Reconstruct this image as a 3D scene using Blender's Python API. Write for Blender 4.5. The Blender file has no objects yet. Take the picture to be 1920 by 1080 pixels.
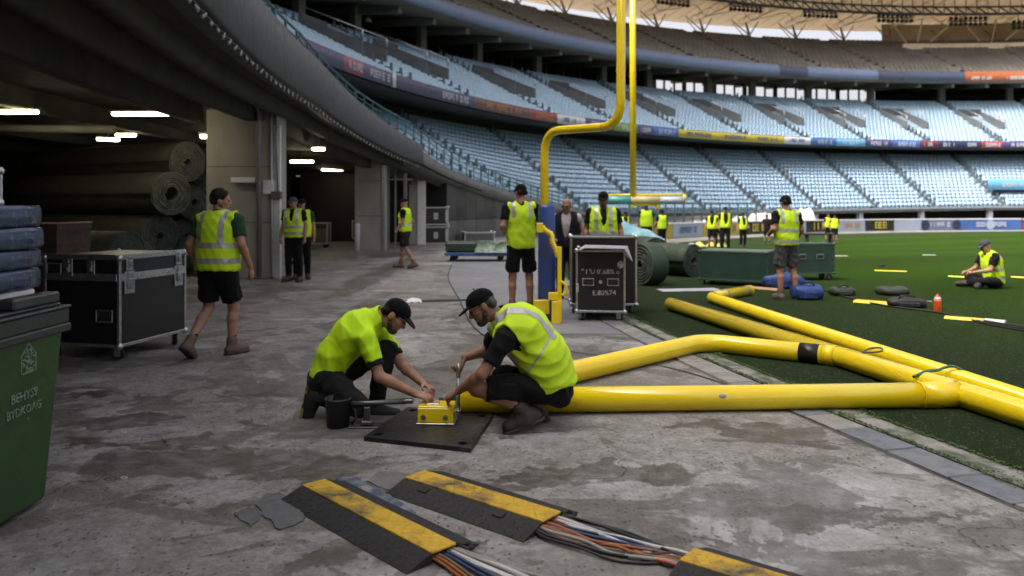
import bpy, bmesh, math, random
import numpy as np
from mathutils import Vector, Matrix, Quaternion
random.seed(7); RNG = np.random.default_rng(11)
S = bpy.context.scene
COL = S.collection
R = math.radians
# ------------------------------------------------------------ camera, sky, sun, exposure
F = 1450.0; HZ = 385.0; EYE = 1.6
cam = bpy.data.cameras.new('camera'); camo = bpy.data.objects.new('camera', cam); COL.objects.link(camo)
camo.location = (0, 0, EYE); camo.rotation_euler = (R(90), 0, 0)
cam.sensor_width = 36; cam.lens = F / 1920 * 36; cam.shift_y = (HZ - 540) / 1920
cam.clip_start = 0.05; cam.clip_end = 2000
cam.dof.use_dof = True; cam.dof.focus_distance = 5.7; cam.dof.aperture_fstop = 1.7
S.camera = camo
W = bpy.data.worlds.new('World'); S.world = W; W.use_nodes = True
SUN_EL, SUN_AZ = 50.0, 248.0          # azimuth measured clockwise from +Y (view direction) towards +X
nt = W.node_tree; bg = nt.nodes['Background']
sky = nt.nodes.new('ShaderNodeTexSky'); sky.sky_type = 'NISHITA'; sky.sun_disc = False
sky.sun_elevation = R(SUN_EL); sky.sun_rotation = R(SUN_AZ); sky.dust_density = 8.0; sky.air_density = 0.45; sky.ozone_density = 0.3
bwn = nt.nodes.new('ShaderNodeRGBToBW'); nt.links.new(sky.outputs[0], bwn.inputs[0])          # thin even high cloud: the blue is washed out towards white
wht = nt.nodes.new('ShaderNodeMixRGB'); wht.blend_type = 'MULTIPLY'; wht.inputs[0].default_value = 1; wht.inputs[2].default_value = (1.06, 1.0, .93, 1); nt.links.new(bwn.outputs[0], wht.inputs[1])
mxs = nt.nodes.new('ShaderNodeMixRGB'); mxs.inputs[0].default_value = .68; nt.links.new(sky.outputs[0], mxs.inputs[1]); nt.links.new(wht.outputs[0], mxs.inputs[2])
nt.links.new(mxs.outputs[0], bg.inputs[0]); bg.inputs[1].default_value = 0.15
sun = bpy.data.lights.new('sun', 'SUN'); suno = bpy.data.objects.new('sun', sun); COL.objects.link(suno)
sun.energy = 0.5; sun.angle = R(14); sun.color = (1.0, 0.95, 0.88)
_d = Vector((math.sin(R(SUN_AZ)) * math.cos(R(SUN_EL)), math.cos(R(SUN_AZ)) * math.cos(R(SUN_EL)), math.sin(R(SUN_EL))))
suno.rotation_euler = (-_d).to_track_quat('-Z', 'Y').to_euler(); suno.location = (20, 20, 60)
S.view_settings.view_transform = 'Standard'; S.view_settings.look = 'None'; S.view_settings.gamma = 1
S.view_settings.use_curve_mapping = False; S.view_settings.exposure = 2.15
S.render.engine = 'CYCLES'; S.cycles.use_denoising = True; S.cycles.max_bounces = 6; S.cycles.diffuse_bounces = 3
S.cycles.glossy_bounces = 3; S.cycles.transmission_bounces = 4; S.cycles.caustics_reflective = False; S.cycles.caustics_refractive = False
S.cycles.sample_clamp_indirect = 4.0

# ------------------------------------------------------------ helpers
def P(px, py, Y):                       # a point seen at photo pixel (px, py) at depth Y
    return Vector(((px - 960) / F * Y, Y, EYE + (HZ - py) / F * Y))
def G(px, py, z=0.0):                   # the ground point under a photo pixel
    Y = (EYE - z) * F / (py - HZ)
    return Vector(((px - 960) / F * Y, Y, z))
def tag(o, label=None, cat=None, group=None, kind=None):
    if label: o['label'] = label
    if cat: o['category'] = cat
    if group: o['group'] = group
    if kind: o['kind'] = kind
    return o
def empty(name, loc=(0, 0, 0), rz=0.0, label=None, cat=None, group=None, kind=None):
    o = bpy.data.objects.new(name, None); COL.objects.link(o); o.location = loc; o.rotation_euler = (0, 0, rz); o.empty_display_size = .1
    return tag(o, label, cat, group, kind)
def link_mesh(name, me, parent=None, mats=()):
    for m in mats: me.materials.append(m)
    o = bpy.data.objects.new(name, me); COL.objects.link(o)
    if parent: o.parent = parent
    return o
def np_mesh(name, V, Fq, mats=(), parent=None, smooth=False, midx=None):
    me = bpy.data.meshes.new(name); V = np.asarray(V, np.float32); Fq = np.asarray(Fq, np.int32); n = Fq.shape[1]
    me.vertices.add(len(V)); me.vertices.foreach_set('co', V.ravel())
    me.loops.add(Fq.size); me.loops.foreach_set('vertex_index', Fq.ravel())
    me.polygons.add(len(Fq)); me.polygons.foreach_set('loop_start', np.arange(0, Fq.size, n, dtype=np.int32))
    me.polygons.foreach_set('loop_total', np.full(len(Fq), n, np.int32))
    if midx is not None: me.polygons.foreach_set('material_index', np.asarray(midx, np.int32))
    me.update(calc_edges=True); me.validate()
    if smooth: me.polygons.foreach_set('use_smooth', np.ones(len(me.polygons), bool))
    return link_mesh(name, me, parent, mats)
def copy_tree(o, parent=None):
    c = o.copy(); COL.objects.link(c)
    if parent is not None: c.parent = parent
    for ch in o.children: copy_tree(ch, c)
    return c
class MB:
    def __init__(s): s.v = []; s.f = []; s.m = []; s.sm = []
    def add(s, vs, fs, mi=0, smooth=False):
        b = len(s.v); s.v += [tuple(p) for p in vs]
        for f in fs: s.f.append([b + i for i in f]); s.m.append(mi); s.sm.append(smooth)
        return s
    def box(s, x0, x1, y0, y1, z0, z1, mi=0, M=None):
        vs = [Vector((x, y, z)) for z in (z0, z1) for y in (y0, y1) for x in (x0, x1)]
        if M is not None: vs = [M @ p for p in vs]
        return s.add(vs, [(0, 2, 3, 1), (4, 5, 7, 6), (0, 1, 5, 4), (2, 6, 7, 3), (0, 4, 6, 2), (1, 3, 7, 5)], mi)
    def cbox(s, x0, x1, y0, y1, z0, z1, c=.01, mi=0, M=None):     # box with chamfered edges
        X = (x0, x1); Yy = (y0, y1); Z = (z0, z1); pts = []
        def sg(i): return 1 if i == 0 else -1
        idx = {}
        for i in (0, 1):
            for j in (0, 1):
                for k in (0, 1):
                    for a in range(3):
                        p = [X[i] + sg(i) * c, Yy[j] + sg(j) * c, Z[k] + sg(k) * c]
                        p[a] = (X[i], Yy[j], Z[k])[a]; idx[i, j, k, a] = len(pts); pts.append(Vector(p))
        fs = []
        for a in range(3):
            for t in (0, 1):
                q = []
                for (u, w) in ((0, 0), (1, 0), (1, 1), (0, 1)):
                    ijk = [0, 0, 0]; ijk[a] = t; ijk[(a + 1) % 3] = u; ijk[(a + 2) % 3] = w; q.append(idx[tuple(ijk) + (a,)])
                fs.append(q if t else q[::-1])
        for a in range(3):                                         # edges parallel to axis a
            b, d = (a + 1) % 3, (a + 2) % 3
            for u in (0, 1):
                for w in (0, 1):
                    i0 = [0, 0, 0]; i0[b] = u; i0[d] = w; i1 = list(i0); i1[a] = 1
                    q = [idx[tuple(i0) + (b,)], idx[tuple(i1) + (b,)], idx[tuple(i1) + (d,)], idx[tuple(i0) + (d,)]]
                    fs.append(q if (u == w) else q[::-1])
        for i in (0, 1):
            for j in (0, 1):
                for k in (0, 1):
                    q = [idx[i, j, k, a] for a in range(3)]; fs.append(q if (i + j + k) % 2 == 1 else q[::-1])
        if M is not None: pts = [M @ p for p in pts]
        return s.add(pts, fs, mi)
    def tube(s, path, r, n=12, mi=0, caps=True, closed=False, smooth=True):
        path = [Vector(p) for p in path]; k = len(path); rs = r if isinstance(r, (list, tuple)) else [r] * k
        vs = []; up = None
        for i, p in enumerate(path):
            if closed: t = path[(i + 1) % k] - path[i - 1]
            else: t = (path[min(i + 1, k - 1)] - path[max(i - 1, 0)])
            t.normalize()
            if up is None: up = Vector((0, 0, 1)) if abs(t.z) < .9 else Vector((1, 0, 0))
            a = (up - t * up.dot(t))
            if a.length < 1e-5: a = t.orthogonal()
            a.normalize(); b = t.cross(a); up = a
            sc = 1.0
            if 0 < i < k - 1 and not closed:
                c = (path[i] - path[i - 1]).normalized().dot(t); sc = 1 / max(c, .6)
            for j in range(n):
                w = 2 * math.pi * j / n; vs.append(p + (a * math.cos(w) + b * math.sin(w)) * rs[i])
        fs = []
        for i in range(k if closed else k - 1):
            i2 = (i + 1) % k
            for j in range(n): fs.append((i * n + j, i * n + (j + 1) % n, i2 * n + (j + 1) % n, i2 * n + j))
        s.add(vs, fs, mi, smooth)
        if caps and not closed:
            b = len(s.v) - len(vs)
            s.f.append([b + j for j in range(n)][::-1]); s.m.append(mi); s.sm.append(False)
            s.f.append([b + (k - 1) * n + j for j in range(n)]); s.m.append(mi); s.sm.append(False)
        return s
    def lathe(s, prof, n=20, mi=0, M=None, smooth=True):          # prof = [(r, z)] about the z axis
        vs = []; fs = []
        for (r, z) in prof:
            for j in range(n):
                w = 2 * math.pi * j / n; vs.append(Vector((r * math.cos(w), r * math.sin(w), z)))
        for i in range(len(prof) - 1):
            for j in range(n): fs.append((i * n + j, i * n + (j + 1) % n, (i + 1) * n + (j + 1) % n, (i + 1) * n + j))
        if M is not None: vs = [M @ p for p in vs]
        return s.add(vs, fs, mi, smooth)
    def prism(s, poly, z0, z1, mi=0, M=None):                      # polygon in xy extruded along z
        n = len(poly); vs = [Vector((x, y, z0)) for x, y in poly] + [Vector((x, y, z1)) for x, y in poly]
        if M is not None: vs = [M @ p for p in vs]
        return s.add(vs, [list(range(n))[::-1], list(range(n, 2 * n))] + [(i, (i + 1) % n, n + (i + 1) % n, n + i) for i in range(n)], mi)
    def ball(s, c, r, n=10, mi=0, sc=(1, 1, 1)):
        pr = [(math.cos(R(-90 + 180 * i / (n // 2))) * 1, math.sin(R(-90 + 180 * i / (n // 2)))) for i in range(n // 2 + 1)]
        M = Matrix.Translation(c) @ Matrix.Diagonal((r * sc[0], r * sc[1], r * sc[2], 1))
        return s.lathe([(max(a, 1e-4), b) for a, b in pr], n, mi, M)
    def build(s, name, mats, parent=None, flip=True):
        me = bpy.data.meshes.new(name); me.from_pydata(s.v, [], s.f)
        me.polygons.foreach_set('material_index', s.m); me.polygons.foreach_set('use_smooth', s.sm)
        bm = bmesh.new(); bm.from_mesh(me); bmesh.ops.recalc_face_normals(bm, faces=bm.faces); bm.to_mesh(me); bm.free()
        me.update()
        return link_mesh(name, me, parent, mats if isinstance(mats, (list, tuple)) else [mats])
def bez(pts, n=8):                       # smooth path through points (Catmull-Rom)
    pts = [Vector(p) for p in pts]; q = [pts[0]] + pts + [pts[-1]]; out = []
    for i in range(1, len(q) - 2):
        for j in range(n):
            t = j / n; a, b, c, d = q[i - 1], q[i], q[i + 1], q[i + 2]
            out.append(.5 * ((2 * b) + (c - a) * t + (2 * a - 5 * b + 4 * c - d) * t * t + (3 * b - a - 3 * c + d) * t ** 3))
    return out + [pts[-1]]
def rounded(pts, r, n=6):                # polyline with circular-ish bends
    pts = [Vector(p) for p in pts]; out = [pts[0]]
    for i in range(1, len(pts) - 1):
        a = (pts[i - 1] - pts[i]).normalized(); b = (pts[i + 1] - pts[i]).normalized()
        p0 = pts[i] + a * r; p1 = pts[i] + b * r
        for j in range(n + 1):
            t = j / n; out.append((1 - t) ** 2 * p0 + 2 * t * (1 - t) * pts[i] + t * t * p1)
    return out + [pts[-1]]
def text_mesh(name, body, size, mat_, M, parent=None, shear=0.0, extrude=0.0008, spacing=1.0):
    cu = bpy.data.curves.new('t', 'FONT'); cu.body = body; cu.size = size; cu.align_x = 'CENTER'; cu.align_y = 'CENTER'; cu.extrude = extrude; cu.shear = shear
    cu.space_character = spacing; cu.resolution_u = 2
    o = bpy.data.objects.new('t', cu); COL.objects.link(o)
    dg = bpy.context.evaluated_depsgraph_get(); me = bpy.data.meshes.new_from_object(o.evaluated_get(dg))
    bpy.data.objects.remove(o); bpy.data.curves.remove(cu)
    me.transform(M); me.name = name; me.materials.clear()
    return link_mesh(name, me, parent, [mat_])
# ------------------------------------------------------------ materials
MAT = {}
class NT:
    def __init__(s, m): s.t = m.node_tree; s.n = s.t.nodes; s.b = s.n['Principled BSDF']; s.tc = None
    def node(s, typ, **kw):
        o = s.n.new('ShaderNode' + typ)
        for k, v in kw.items(): setattr(o, k, v)
        return o
    def L(s, a, b): s.t.links.new(a, b)
    def co(s, kind='Object', scale=(1, 1, 1), rot=(0, 0, 0)):
        if s.tc is None: s.tc = s.node('TexCoord')
        mp = s.node('Mapping'); mp.inputs['Scale'].default_value = scale; mp.inputs['Rotation'].default_value = rot
        s.L(s.tc.outputs[kind], mp.inputs[0]); return mp.outputs[0]
    def noise(s, sc, det=4, rough=.55, dist=0, co=None, **kw):
        n = s.node('TexNoise'); n.inputs['Scale'].default_value = sc; n.inputs['Detail'].default_value = det; n.inputs['Roughness'].default_value = rough; n.inputs['Distortion'].default_value = dist
        s.L(co if co is not None else s.co(), n.inputs['Vector']); return n.outputs[0]
    def ramp(s, x, stops, interp='LINEAR'):
        n = s.node('ValToRGB'); cr = n.color_ramp; cr.interpolation = interp
        while len(cr.elements) < len(stops): cr.elements.new(.5)
        for e, (p, c) in zip(cr.elements, stops):
            e.position = p; e.color = (c, c, c, 1) if isinstance(c, (int, float)) else (*c, 1)
        s.L(x, n.inputs[0]); return n.outputs[0]
    def mix(s, fac, a, b, mode='MIX'):
        n = s.node('MixRGB', blend_type=mode)
        for i, v in enumerate((fac, a, b)):
            if hasattr(v, 'is_linked'): s.L(v, n.inputs[i])
            elif i == 0: n.inputs[0].default_value = v
            else: n.inputs[i].default_value = (*v, 1) if isinstance(v, tuple) else (v, v, v, 1)
        return n.outputs[0]
    def math(s, op, a, b=0.0):
        n = s.node('Math', operation=op)
        for i, v in enumerate((a, b)):
            if hasattr(v, 'is_linked'): s.L(v, n.inputs[i])
            else: n.inputs[i].default_value = v
        return n.outputs[0]
    def bump(s, h, strength=.3, dist=.01):
        n = s.node('Bump'); n.inputs['Strength'].default_value = strength; n.inputs['Distance'].default_value = dist
        s.L(h, n.inputs['Height']); s.L(n.outputs[0], s.b.inputs['Normal']); return n
    def set(s, name, v):
        i = s.b.inputs[name]
        if hasattr(v, 'is_linked'): s.L(v, i)
        else: i.default_value = (*v, 1) if i.type == 'RGBA' else v
def newmat(name):
    m = bpy.data.materials.new(name); m.use_nodes = True; MAT[name] = m; return m, NT(m)
def pm(name, col, rough=.6, metal=0.0, col2=None, nsc=3.0, lo=.4, hi=.65, bsc=0, bstr=.2, bdist=.004, rvar=.12, coat=0.0, kind='Object', stretch=(1, 1, 1), spec=.5):
    if name in MAT: return MAT[name]
    m, t = newmat(name); co = t.co(kind, stretch)
    c2 = col2 if col2 else tuple(c * .78 for c in col)
    n = t.noise(nsc, 5, .6, .3, co)
    t.set('Base Color', t.mix(t.ramp(n, [(lo, 0), (hi, 1)]), col, c2))
    n2 = t.noise(nsc * 5, 4, .6, 0, co)
    t.set('Roughness', t.ramp(n2, [(.3, max(.02, rough - rvar)), (.7, min(1, rough + rvar))]))
    t.set('Metallic', metal); t.set('Coat Weight', coat); t.set('Specular IOR Level', spec)
    if bsc: t.bump(t.noise(bsc, 4, .6, 0, co), bstr, bdist)
    return m
def emis(name, col, strength):
    if name in MAT: return MAT[name]
    m, t = newmat(name); t.set('Base Color', col); t.set('Emission Color', col); t.set('Emission Strength', strength); return m
# ------------------------------------------------------------ materials used around the place
def yellow_paint():
    m, t = newmat('yellow_gloss_paint'); co = t.co(); c = t.mix(t.ramp(t.noise(1.6, 5, .6, .3, co), [(.38, 0), (.68, 1)]), (.90, .69, .012), (.82, .59, .012))
    grime = t.ramp(t.noise(4.5, 7, .68, .9, co), [(.6, 0), (.78, .22)]); c = t.mix(grime, c, (.5, .35, .04))
    scuff = t.ramp(t.noise(17, 6, .75, .2, t.co(scale=(1, 1, 2.5))), [(.72, 0), (.76, .5)]); c = t.mix(scuff, c, (.3, .22, .09))
    t.set('Base Color', c); t.set('Roughness', t.mix(grime, t.ramp(t.noise(9, 4, .6, 0, co), [(.3, .12), (.7, .2)]), .4)); t.set('Coat Weight', .5); t.set('Coat Roughness', .06); return m
YELLOW = yellow_paint()
YEL_MARK = pm('yellow_worn_paint', (.76, .54, .01), .45, 0, (.5, .33, .02), 9, .55, .75, 40, .15)
BLACK_TAPE = pm('black_tape', (.012, .012, .013), .35)
RUBBER = pm('black_rubber', (.010, .010, .011), .75, 0, (.022, .021, .019), 12, .5, .8, 50, .3)
STEEL = pm('galvanised_steel', (.42, .43, .45), .38, .9, (.3, .31, .33), 14, .4, .7)
ALU = pm('aluminium_extrusion', (.55, .56, .58), .33, .9, (.36, .36, .37), 20, .45, .75)
CASE_BLACK = pm('black_laminate', (.012, .012, .014), .42, 0, (.03, .028, .026), 5, .55, .85, 180, .15)
PLASTIC_D = pm('dark_plastic', (.03, .032, .037), .5, 0, (.05, .05, .055), 7, .5, .8, 90, .1)
WHITE_P = pm('white_paint', (.72, .73, .74), .5, 0, (.5, .5, .48), 6, .5, .8)
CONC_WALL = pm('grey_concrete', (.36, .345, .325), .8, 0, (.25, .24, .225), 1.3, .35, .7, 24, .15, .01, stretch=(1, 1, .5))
CONC_DARK = pm('dark_concrete', (.065, .061, .056), .85, 0, (.04, .037, .033), 1.1, .35, .7, 20, .15, .01)  # darkened concrete: tunnel shade is partly put into the colour
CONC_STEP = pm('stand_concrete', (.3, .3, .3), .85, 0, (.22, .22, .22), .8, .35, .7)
TEAL = pm('teal_rail_paint', (.055, .16, .19), .45, .2, (.04, .1, .12), 8)
DARK_GREEN = pm('dark_green_paint', (.018, .045, .032), .4, 0, (.03, .06, .045), 4, .5, .8)
SPILLS = [(345, 862, 170, 26), (205, 790, 110, 16), (490, 738, 75, 15), (668, 590, 38, 34), (712, 512, 28, 40), (1130, 882, 150, 20), (1000, 905, 150, 14), (1470, 818, 95, 22), (1545, 955, 130, 20), (1340, 800, 120, 10), (620, 1045, 100, 30), (640, 915, 120, 18), (1720, 985, 120, 14), (780, 700, 90, 14), (300, 940, 60, 12), (120, 745, 80, 8), (620, 480, 60, 6), (730, 478, 40, 6), (590, 880, 110, 20), (430, 965, 75, 16), (250, 828, 150, 9), (470, 800, 60, 10), (1000, 600, 60, 10), (900, 1010, 60, 12), (1250, 1010, 110, 12)]
def concrete_ground():
    m, t = newmat('stained_concrete'); co = t.co()
    big = t.noise(.42, 6, .6, .6, co); mid = t.noise(1.25, 7, .62, .8, t.co(scale=(1, 1.35, 1), rot=(0, 0, .5))); fine = t.noise(42, 6, .7, 0, co); grit = t.noise(190, 3, .7, 0, co); mott = t.noise(7, 6, .65, .5, co)
    base = t.mix(t.ramp(big, [(.38, 0), (.64, 1)]), (.42, .408, .388), (.27, .255, .235))
    base = t.mix(t.ramp(mott, [(.35, 0), (.7, .7)]), base, (.16, .15, .138))
    base = t.mix(t.ramp(t.noise(2.6, 6, .7, 1.2, co), [(.60, 0), (.78, .45)]), base, (.5, .5, .51))
    base = t.mix(t.ramp(t.noise(.8, 5, .6, .4, t.co(rot=(0, 0, 1.1))), [(.55, 0), (.72, .6)]), base, (.15, .125, .1))
    base = t.mix(t.ramp(fine, [(.3, .5), (.7, 0)]), base, (.1, .1, .1))
    base = t.mix(t.ramp(grit, [(.6, 0), (.78, .35)]), base, (.55, .55, .55))
    # flaking, pitted surface: small chips of lighter and darker aggregate
    v2 = t.node('TexVoronoi'); v2.inputs['Scale'].default_value = 38; t.L(co, v2.inputs['Vector']); base = t.mix(t.ramp(v2.outputs['Color'], [(.2, .0), (.9, .32)]), base, (.075, .07, .065))
    flake = t.ramp(t.noise(15, 7, .8, .6, t.co(rot=(0, 0, .4))), [(.5, 0), (.56, .55)]); base = t.mix(flake, base, t.mix(.5, base, (.09, .084, .078)))
    v3 = t.node('TexVoronoi'); v3.inputs['Scale'].default_value = 27; v3.inputs['Randomness'].default_value = 1; t.L(t.co(scale=(1, .75, 1), rot=(0, 0, .5)), v3.inputs['Vector'])
    pit = t.math('MULTIPLY', t.ramp(v3.outputs['Distance'], [(.13, 1), (.24, 0)]), t.ramp(t.noise(3.4, 6, .75, .5, co), [(.44, 0), (.56, 1)])); base = t.mix(t.math('MULTIPLY', pit, .85), base, (.05, .046, .042))
    pale = t.ramp(t.noise(.9, 6, .7, .5, t.co(rot=(0, 0, 2.6))), [(.53, 0), (.66, .55)]); base = t.mix(pale, base, (.47, .475, .49))
    # damp patches with a defined edge, broken up
    wet = t.ramp(mid, [(.535, 0), (.552, 1)]); wet2 = t.ramp(t.noise(.55, 7, .6, .9, t.co(scale=(1, 1, 1), rot=(0, 0, 2.1))), [(.56, 0), (.585, 1)])
    w = t.mix(.75, 0.0, t.mix(1.0, wet, wet2, 'LIGHTEN'))
    nw = t.node('TexNoise'); nw.inputs['Scale'].default_value = 1.7; nw.inputs['Detail'].default_value = 8; nw.inputs['Roughness'].default_value = .68; t.L(co, nw.inputs['Vector'])
    sv = t.node('VectorMath', operation='SUBTRACT'); t.L(nw.outputs['Color'], sv.inputs[0]); sv.inputs[1].default_value = (.5, .5, .5); sw = t.node('VectorMath', operation='SCALE'); sw.inputs['Scale'].default_value = 1.5; t.L(sv.outputs[0], sw.inputs[0])
    wp = t.node('VectorMath', operation='ADD'); t.L(co, wp.inputs[0]); t.L(sw.outputs[0], wp.inputs[1])
    for px, py, wx, wy in SPILLS:
        c_ = G(px, py); Yc = c_.y; s1 = t.node('VectorMath', operation='SUBTRACT'); t.L(wp.outputs[0], s1.inputs[0]); s1.inputs[1].default_value = (c_.x, c_.y, 0); s2 = t.node('VectorMath', operation='MULTIPLY'); t.L(s1.outputs[0], s2.inputs[0]); s2.inputs[1].default_value = (1 / (wx * Yc / F), 1 / (wy * Yc * Yc / (EYE * F)), 0); s3 = t.node('VectorMath', operation='LENGTH'); t.L(s2.outputs[0], s3.inputs[0])
        w = t.mix(1.0, w, t.ramp(s3.outputs['Value'], [(.93, 1), (1.0, 0)]), 'LIGHTEN')
    w = t.mix(t.ramp(t.noise(5, 5, .7, .4, co), [(.3, .35), (.55, 1)]), 0.0, w)
    base = t.mix(w, base, t.mix(.82, base, (.046, .038, .029)))
    rust = t.ramp(t.noise(3.1, 5, .6, .6, t.co(rot=(0, 0, .9))), [(.69, 0), (.78, .4)])
    base = t.mix(rust, base, (.13, .09, .055))
    # hairline cracks
    v = t.node('TexVoronoi', feature='DISTANCE_TO_EDGE'); v.inputs['Scale'].default_value = .7
    ds = t.node('VectorMath', operation='ADD'); nz = t.node('TexNoise'); nz.inputs['Scale'].default_value = 3; nz.inputs['Detail'].default_value = 6
    t.L(co, nz.inputs['Vector']); sc_ = t.node('VectorMath', operation='SCALE'); sc_.inputs['Scale'].default_value = .55; t.L(nz.outputs['Color'], sc_.inputs[0])
    t.L(co, ds.inputs[0]); t.L(sc_.outputs[0], ds.inputs[1]); t.L(ds.outputs[0], v.inputs['Vector'])
    cr = t.math('MULTIPLY', t.ramp(v.outputs['Distance'], [(0, 1), (.006, 0)]), t.ramp(t.noise(.6, 3, .5, 0, co), [(.52, 0), (.6, .8)]))
    base = t.mix(cr, base, (.04, .037, .033))
    t.set('Base Color', base)
    rgh = t.mix(w, .86, .38); t.set('Roughness', rgh)
    pits = t.ramp(t.noise(95, 3, .6, 0, co), [(.25, 0), (.42, 1)])
    h = t.math('ADD', t.math('MULTIPLY', fine, .5), t.math('ADD', t.math('MULTIPLY', pits, .35), t.math('MULTIPLY', mott, .8)))
    h = t.math('SUBTRACT', h, t.math('ADD', cr, t.math('MULTIPLY', pit, .9)))
    t.bump(h, .75, .014); return m
GROUND_C = concrete_ground()
CX, CY = 52.3, 18.3
def turf():
    m, t = newmat('turf'); co = t.co()
    sep = t.node('SeparateXYZ'); t.L(co, sep.inputs[0])
    rr = t.math('SQRT', t.math('ADD', t.math('POWER', t.math('SUBTRACT', sep.outputs[0], CX), 2.0), t.math('POWER', t.math('SUBTRACT', sep.outputs[1], CY), 2.0)))
    fine = t.noise(60, 5, .75, 0, co); mid = t.noise(1.6, 6, .65, .3, co); big = t.noise(.25, 4, .55, 0, co)
    near = t.mix(fine, (.013, .023, .011), (.036, .056, .027))
    far = t.mix(fine, (.016, .042, .003), (.030, .068, .006))
    stripe = t.node('TexWave', wave_type='BANDS', bands_direction='X'); stripe.inputs['Scale'].default_value = .055; stripe.inputs['Distortion'].default_value = .4
    t.L(t.co(rot=(0, 0, 1.05)), stripe.inputs['Vector'])
    far = t.mix(t.math('MULTIPLY', stripe.outputs[1], .6), far, (.016, .03, .006))
    edge = t.math('ADD', rr, t.math('MULTIPLY', mid, 3.0))
    fac = t.ramp(t.math('DIVIDE', edge, 100.0), [(.455, 0), (.505, 1)])
    c = t.mix(fac, far, near)
    c = t.mix(t.ramp(mid, [(.4, 0), (.75, .5)]), c, (.03, .042, .014)); c = t.mix(t.ramp(big, [(.5, 0), (.7, .3)]), c, (.035, .055, .012))
    t.set('Base Color', c); t.set('Roughness', .95); t.set('Specular IOR Level', .03)
    t.bump(t.math('ADD', fine, t.math('MULTIPLY', t.noise(160, 3, .7, 0, co), .7)), .8, .025); return m
TURF = turf()
# ------------------------------------------------------------ ground sheets
def gz(x, y):                             # the pitch falls away gently beyond twenty metres
    t = min(max((y - 20) / 28, 0), 1); u = min(max((x + 1) / 6, 0), 1); return -.72 * t * t * (3 - 2 * t) * u * u * (3 - 2 * u)
def drape(name, xs, ys, mat_, dz=0.0, skip=None):
    V = [(x, y, gz(x, y) + dz) for y in ys for x in xs]; nx = len(xs)
    Fq = [(j * nx + i, j * nx + i + 1, (j + 1) * nx + i + 1, (j + 1) * nx + i) for j in range(len(ys) - 1) for i in range(nx - 1)]
    return tag(np_mesh(name, V, Fq, [mat_], smooth=True), kind='structure')
GR = pm('outer_ground', (.12, .115, .105), .9, 0, (.09, .085, .08), .3)
drape('ground', [-900, -300, -100, -40, -1, 0, 1, 2, 3, 4, 5, 40, 90, 140, 300, 900], [-900, -300, -100, -40, 0, 20, 24, 28, 32, 36, 40, 44, 48, 60, 90, 140, 300, 900], GR, -.04)
def ring(name, r0, r1, a0, a1, mat_, dz, n=160, nr=2, rf=None):
    V = []; Fq = []
    for j in range(nr + 1):
        for i in range(n + 1):
            a = R(a0 + (a1 - a0) * i / n); r = r0 + (r1 - r0) * j / nr
            x, y = CX + r * math.cos(a), CY + r * math.sin(a); V.append((x, y, gz(x, y) + dz))
    for j in range(nr):
        for i in range(n): Fq.append((j * (n + 1) + i, j * (n + 1) + i + 1, (j + 1) * (n + 1) + i + 1, (j + 1) * (n + 1) + i))
    return tag(np_mesh(name, V, Fq, [mat_], smooth=True), kind='structure')
REDGE = 51.35
ring('concrete_apron', REDGE + .28, 92, 40, 232, GROUND_C, 0.0, 260, 24)
pitch = ring('pitch', .5, REDGE, -180, 180, TURF, .004, 200, 14)
# kerb of slate pavers between the concrete and the turf
PAVER = [pm('slate_paver_%d' % i, c, .75, 0, tuple(k * .6 for k in c), 6, .4, .7, 40, .4, .006) for i, c in enumerate([(.17, .18, .205), (.22, .22, .22), (.26, .25, .235), (.15, .165, .195)])]
kerb = tag(ring('kerb_bed', REDGE - .02, REDGE + .30, 60, 225, pm('mortar', (.09, .085, .075), .9), .002, 200, 1), kind='structure')
a = 204.0; k = 0
while a > 172:
    da = math.degrees(random.uniform(.36, .62) / REDGE); g = math.degrees(.012 / REDGE)
    w0 = REDGE + .02; w1 = REDGE + .275; tz = random.uniform(.006, .014)
    m = MB(); A0, A1 = R(a), R(a - da + g); ps = []
    for rr_, aa in ((w0, A0), (w1, A0), (w1, A1), (w0, A1)): ps.append(Vector((CX + rr_ * math.cos(aa), CY + rr_ * math.sin(aa), 0)))
    c = sum(ps, Vector()) / 4; top = [c + (p - c) * .965 + Vector((0, 0, tz + random.uniform(0, .003))) for p in ps]
    m.add(ps + top, [(4, 5, 6, 7), (0, 1, 5, 4), (1, 2, 6, 5), (2, 3, 7, 6), (3, 0, 4, 7)])
    m.build('paver', PAVER[random.randrange(4)], kerb); a -= da; k += 1
# older bluish strip of running track further down the edge
TRACK = pm('worn_blue_track', (.15, .165, .2), .6, 0, (.22, .22, .22), .8, .35, .65, 60, .2)
lft = bez([(-1.75, 24, 0), (-1.62, 21, 0), (-1.42, 17.2, 0), (-.92, 13.3, 0), (-.38, 9.6, 0)], 6); m = MB()
rgt = []
for p in lft:
    dy = p.y - CY; rgt.append(Vector((CX - math.sqrt((REDGE + .3) ** 2 - dy * dy), p.y, 0)))
n = len(lft); m.add([(p.x, p.y, .004) for p in lft] + [(max(q.x, p.x + .12), q.y, .004) for p, q in zip(lft, rgt)], [(i, i + 1, n + i + 1, n + i) for i in range(n - 1)])
tag(m.build('running_track_strip', TRACK), kind='structure')
jt = MB(); jp = bez([(-1.62, 21, 0), (-1.42, 17.2, 0), (-.92, 13.3, 0), (-.38, 9.6, 0), (.45, 8.6, 0), (1.3, 7.9, 0), (1.86, 7.0, 0), (2.3, 5.5, 0), (2.62, 4.3, 0), (2.95, 3.3, 0)], 8)
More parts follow.
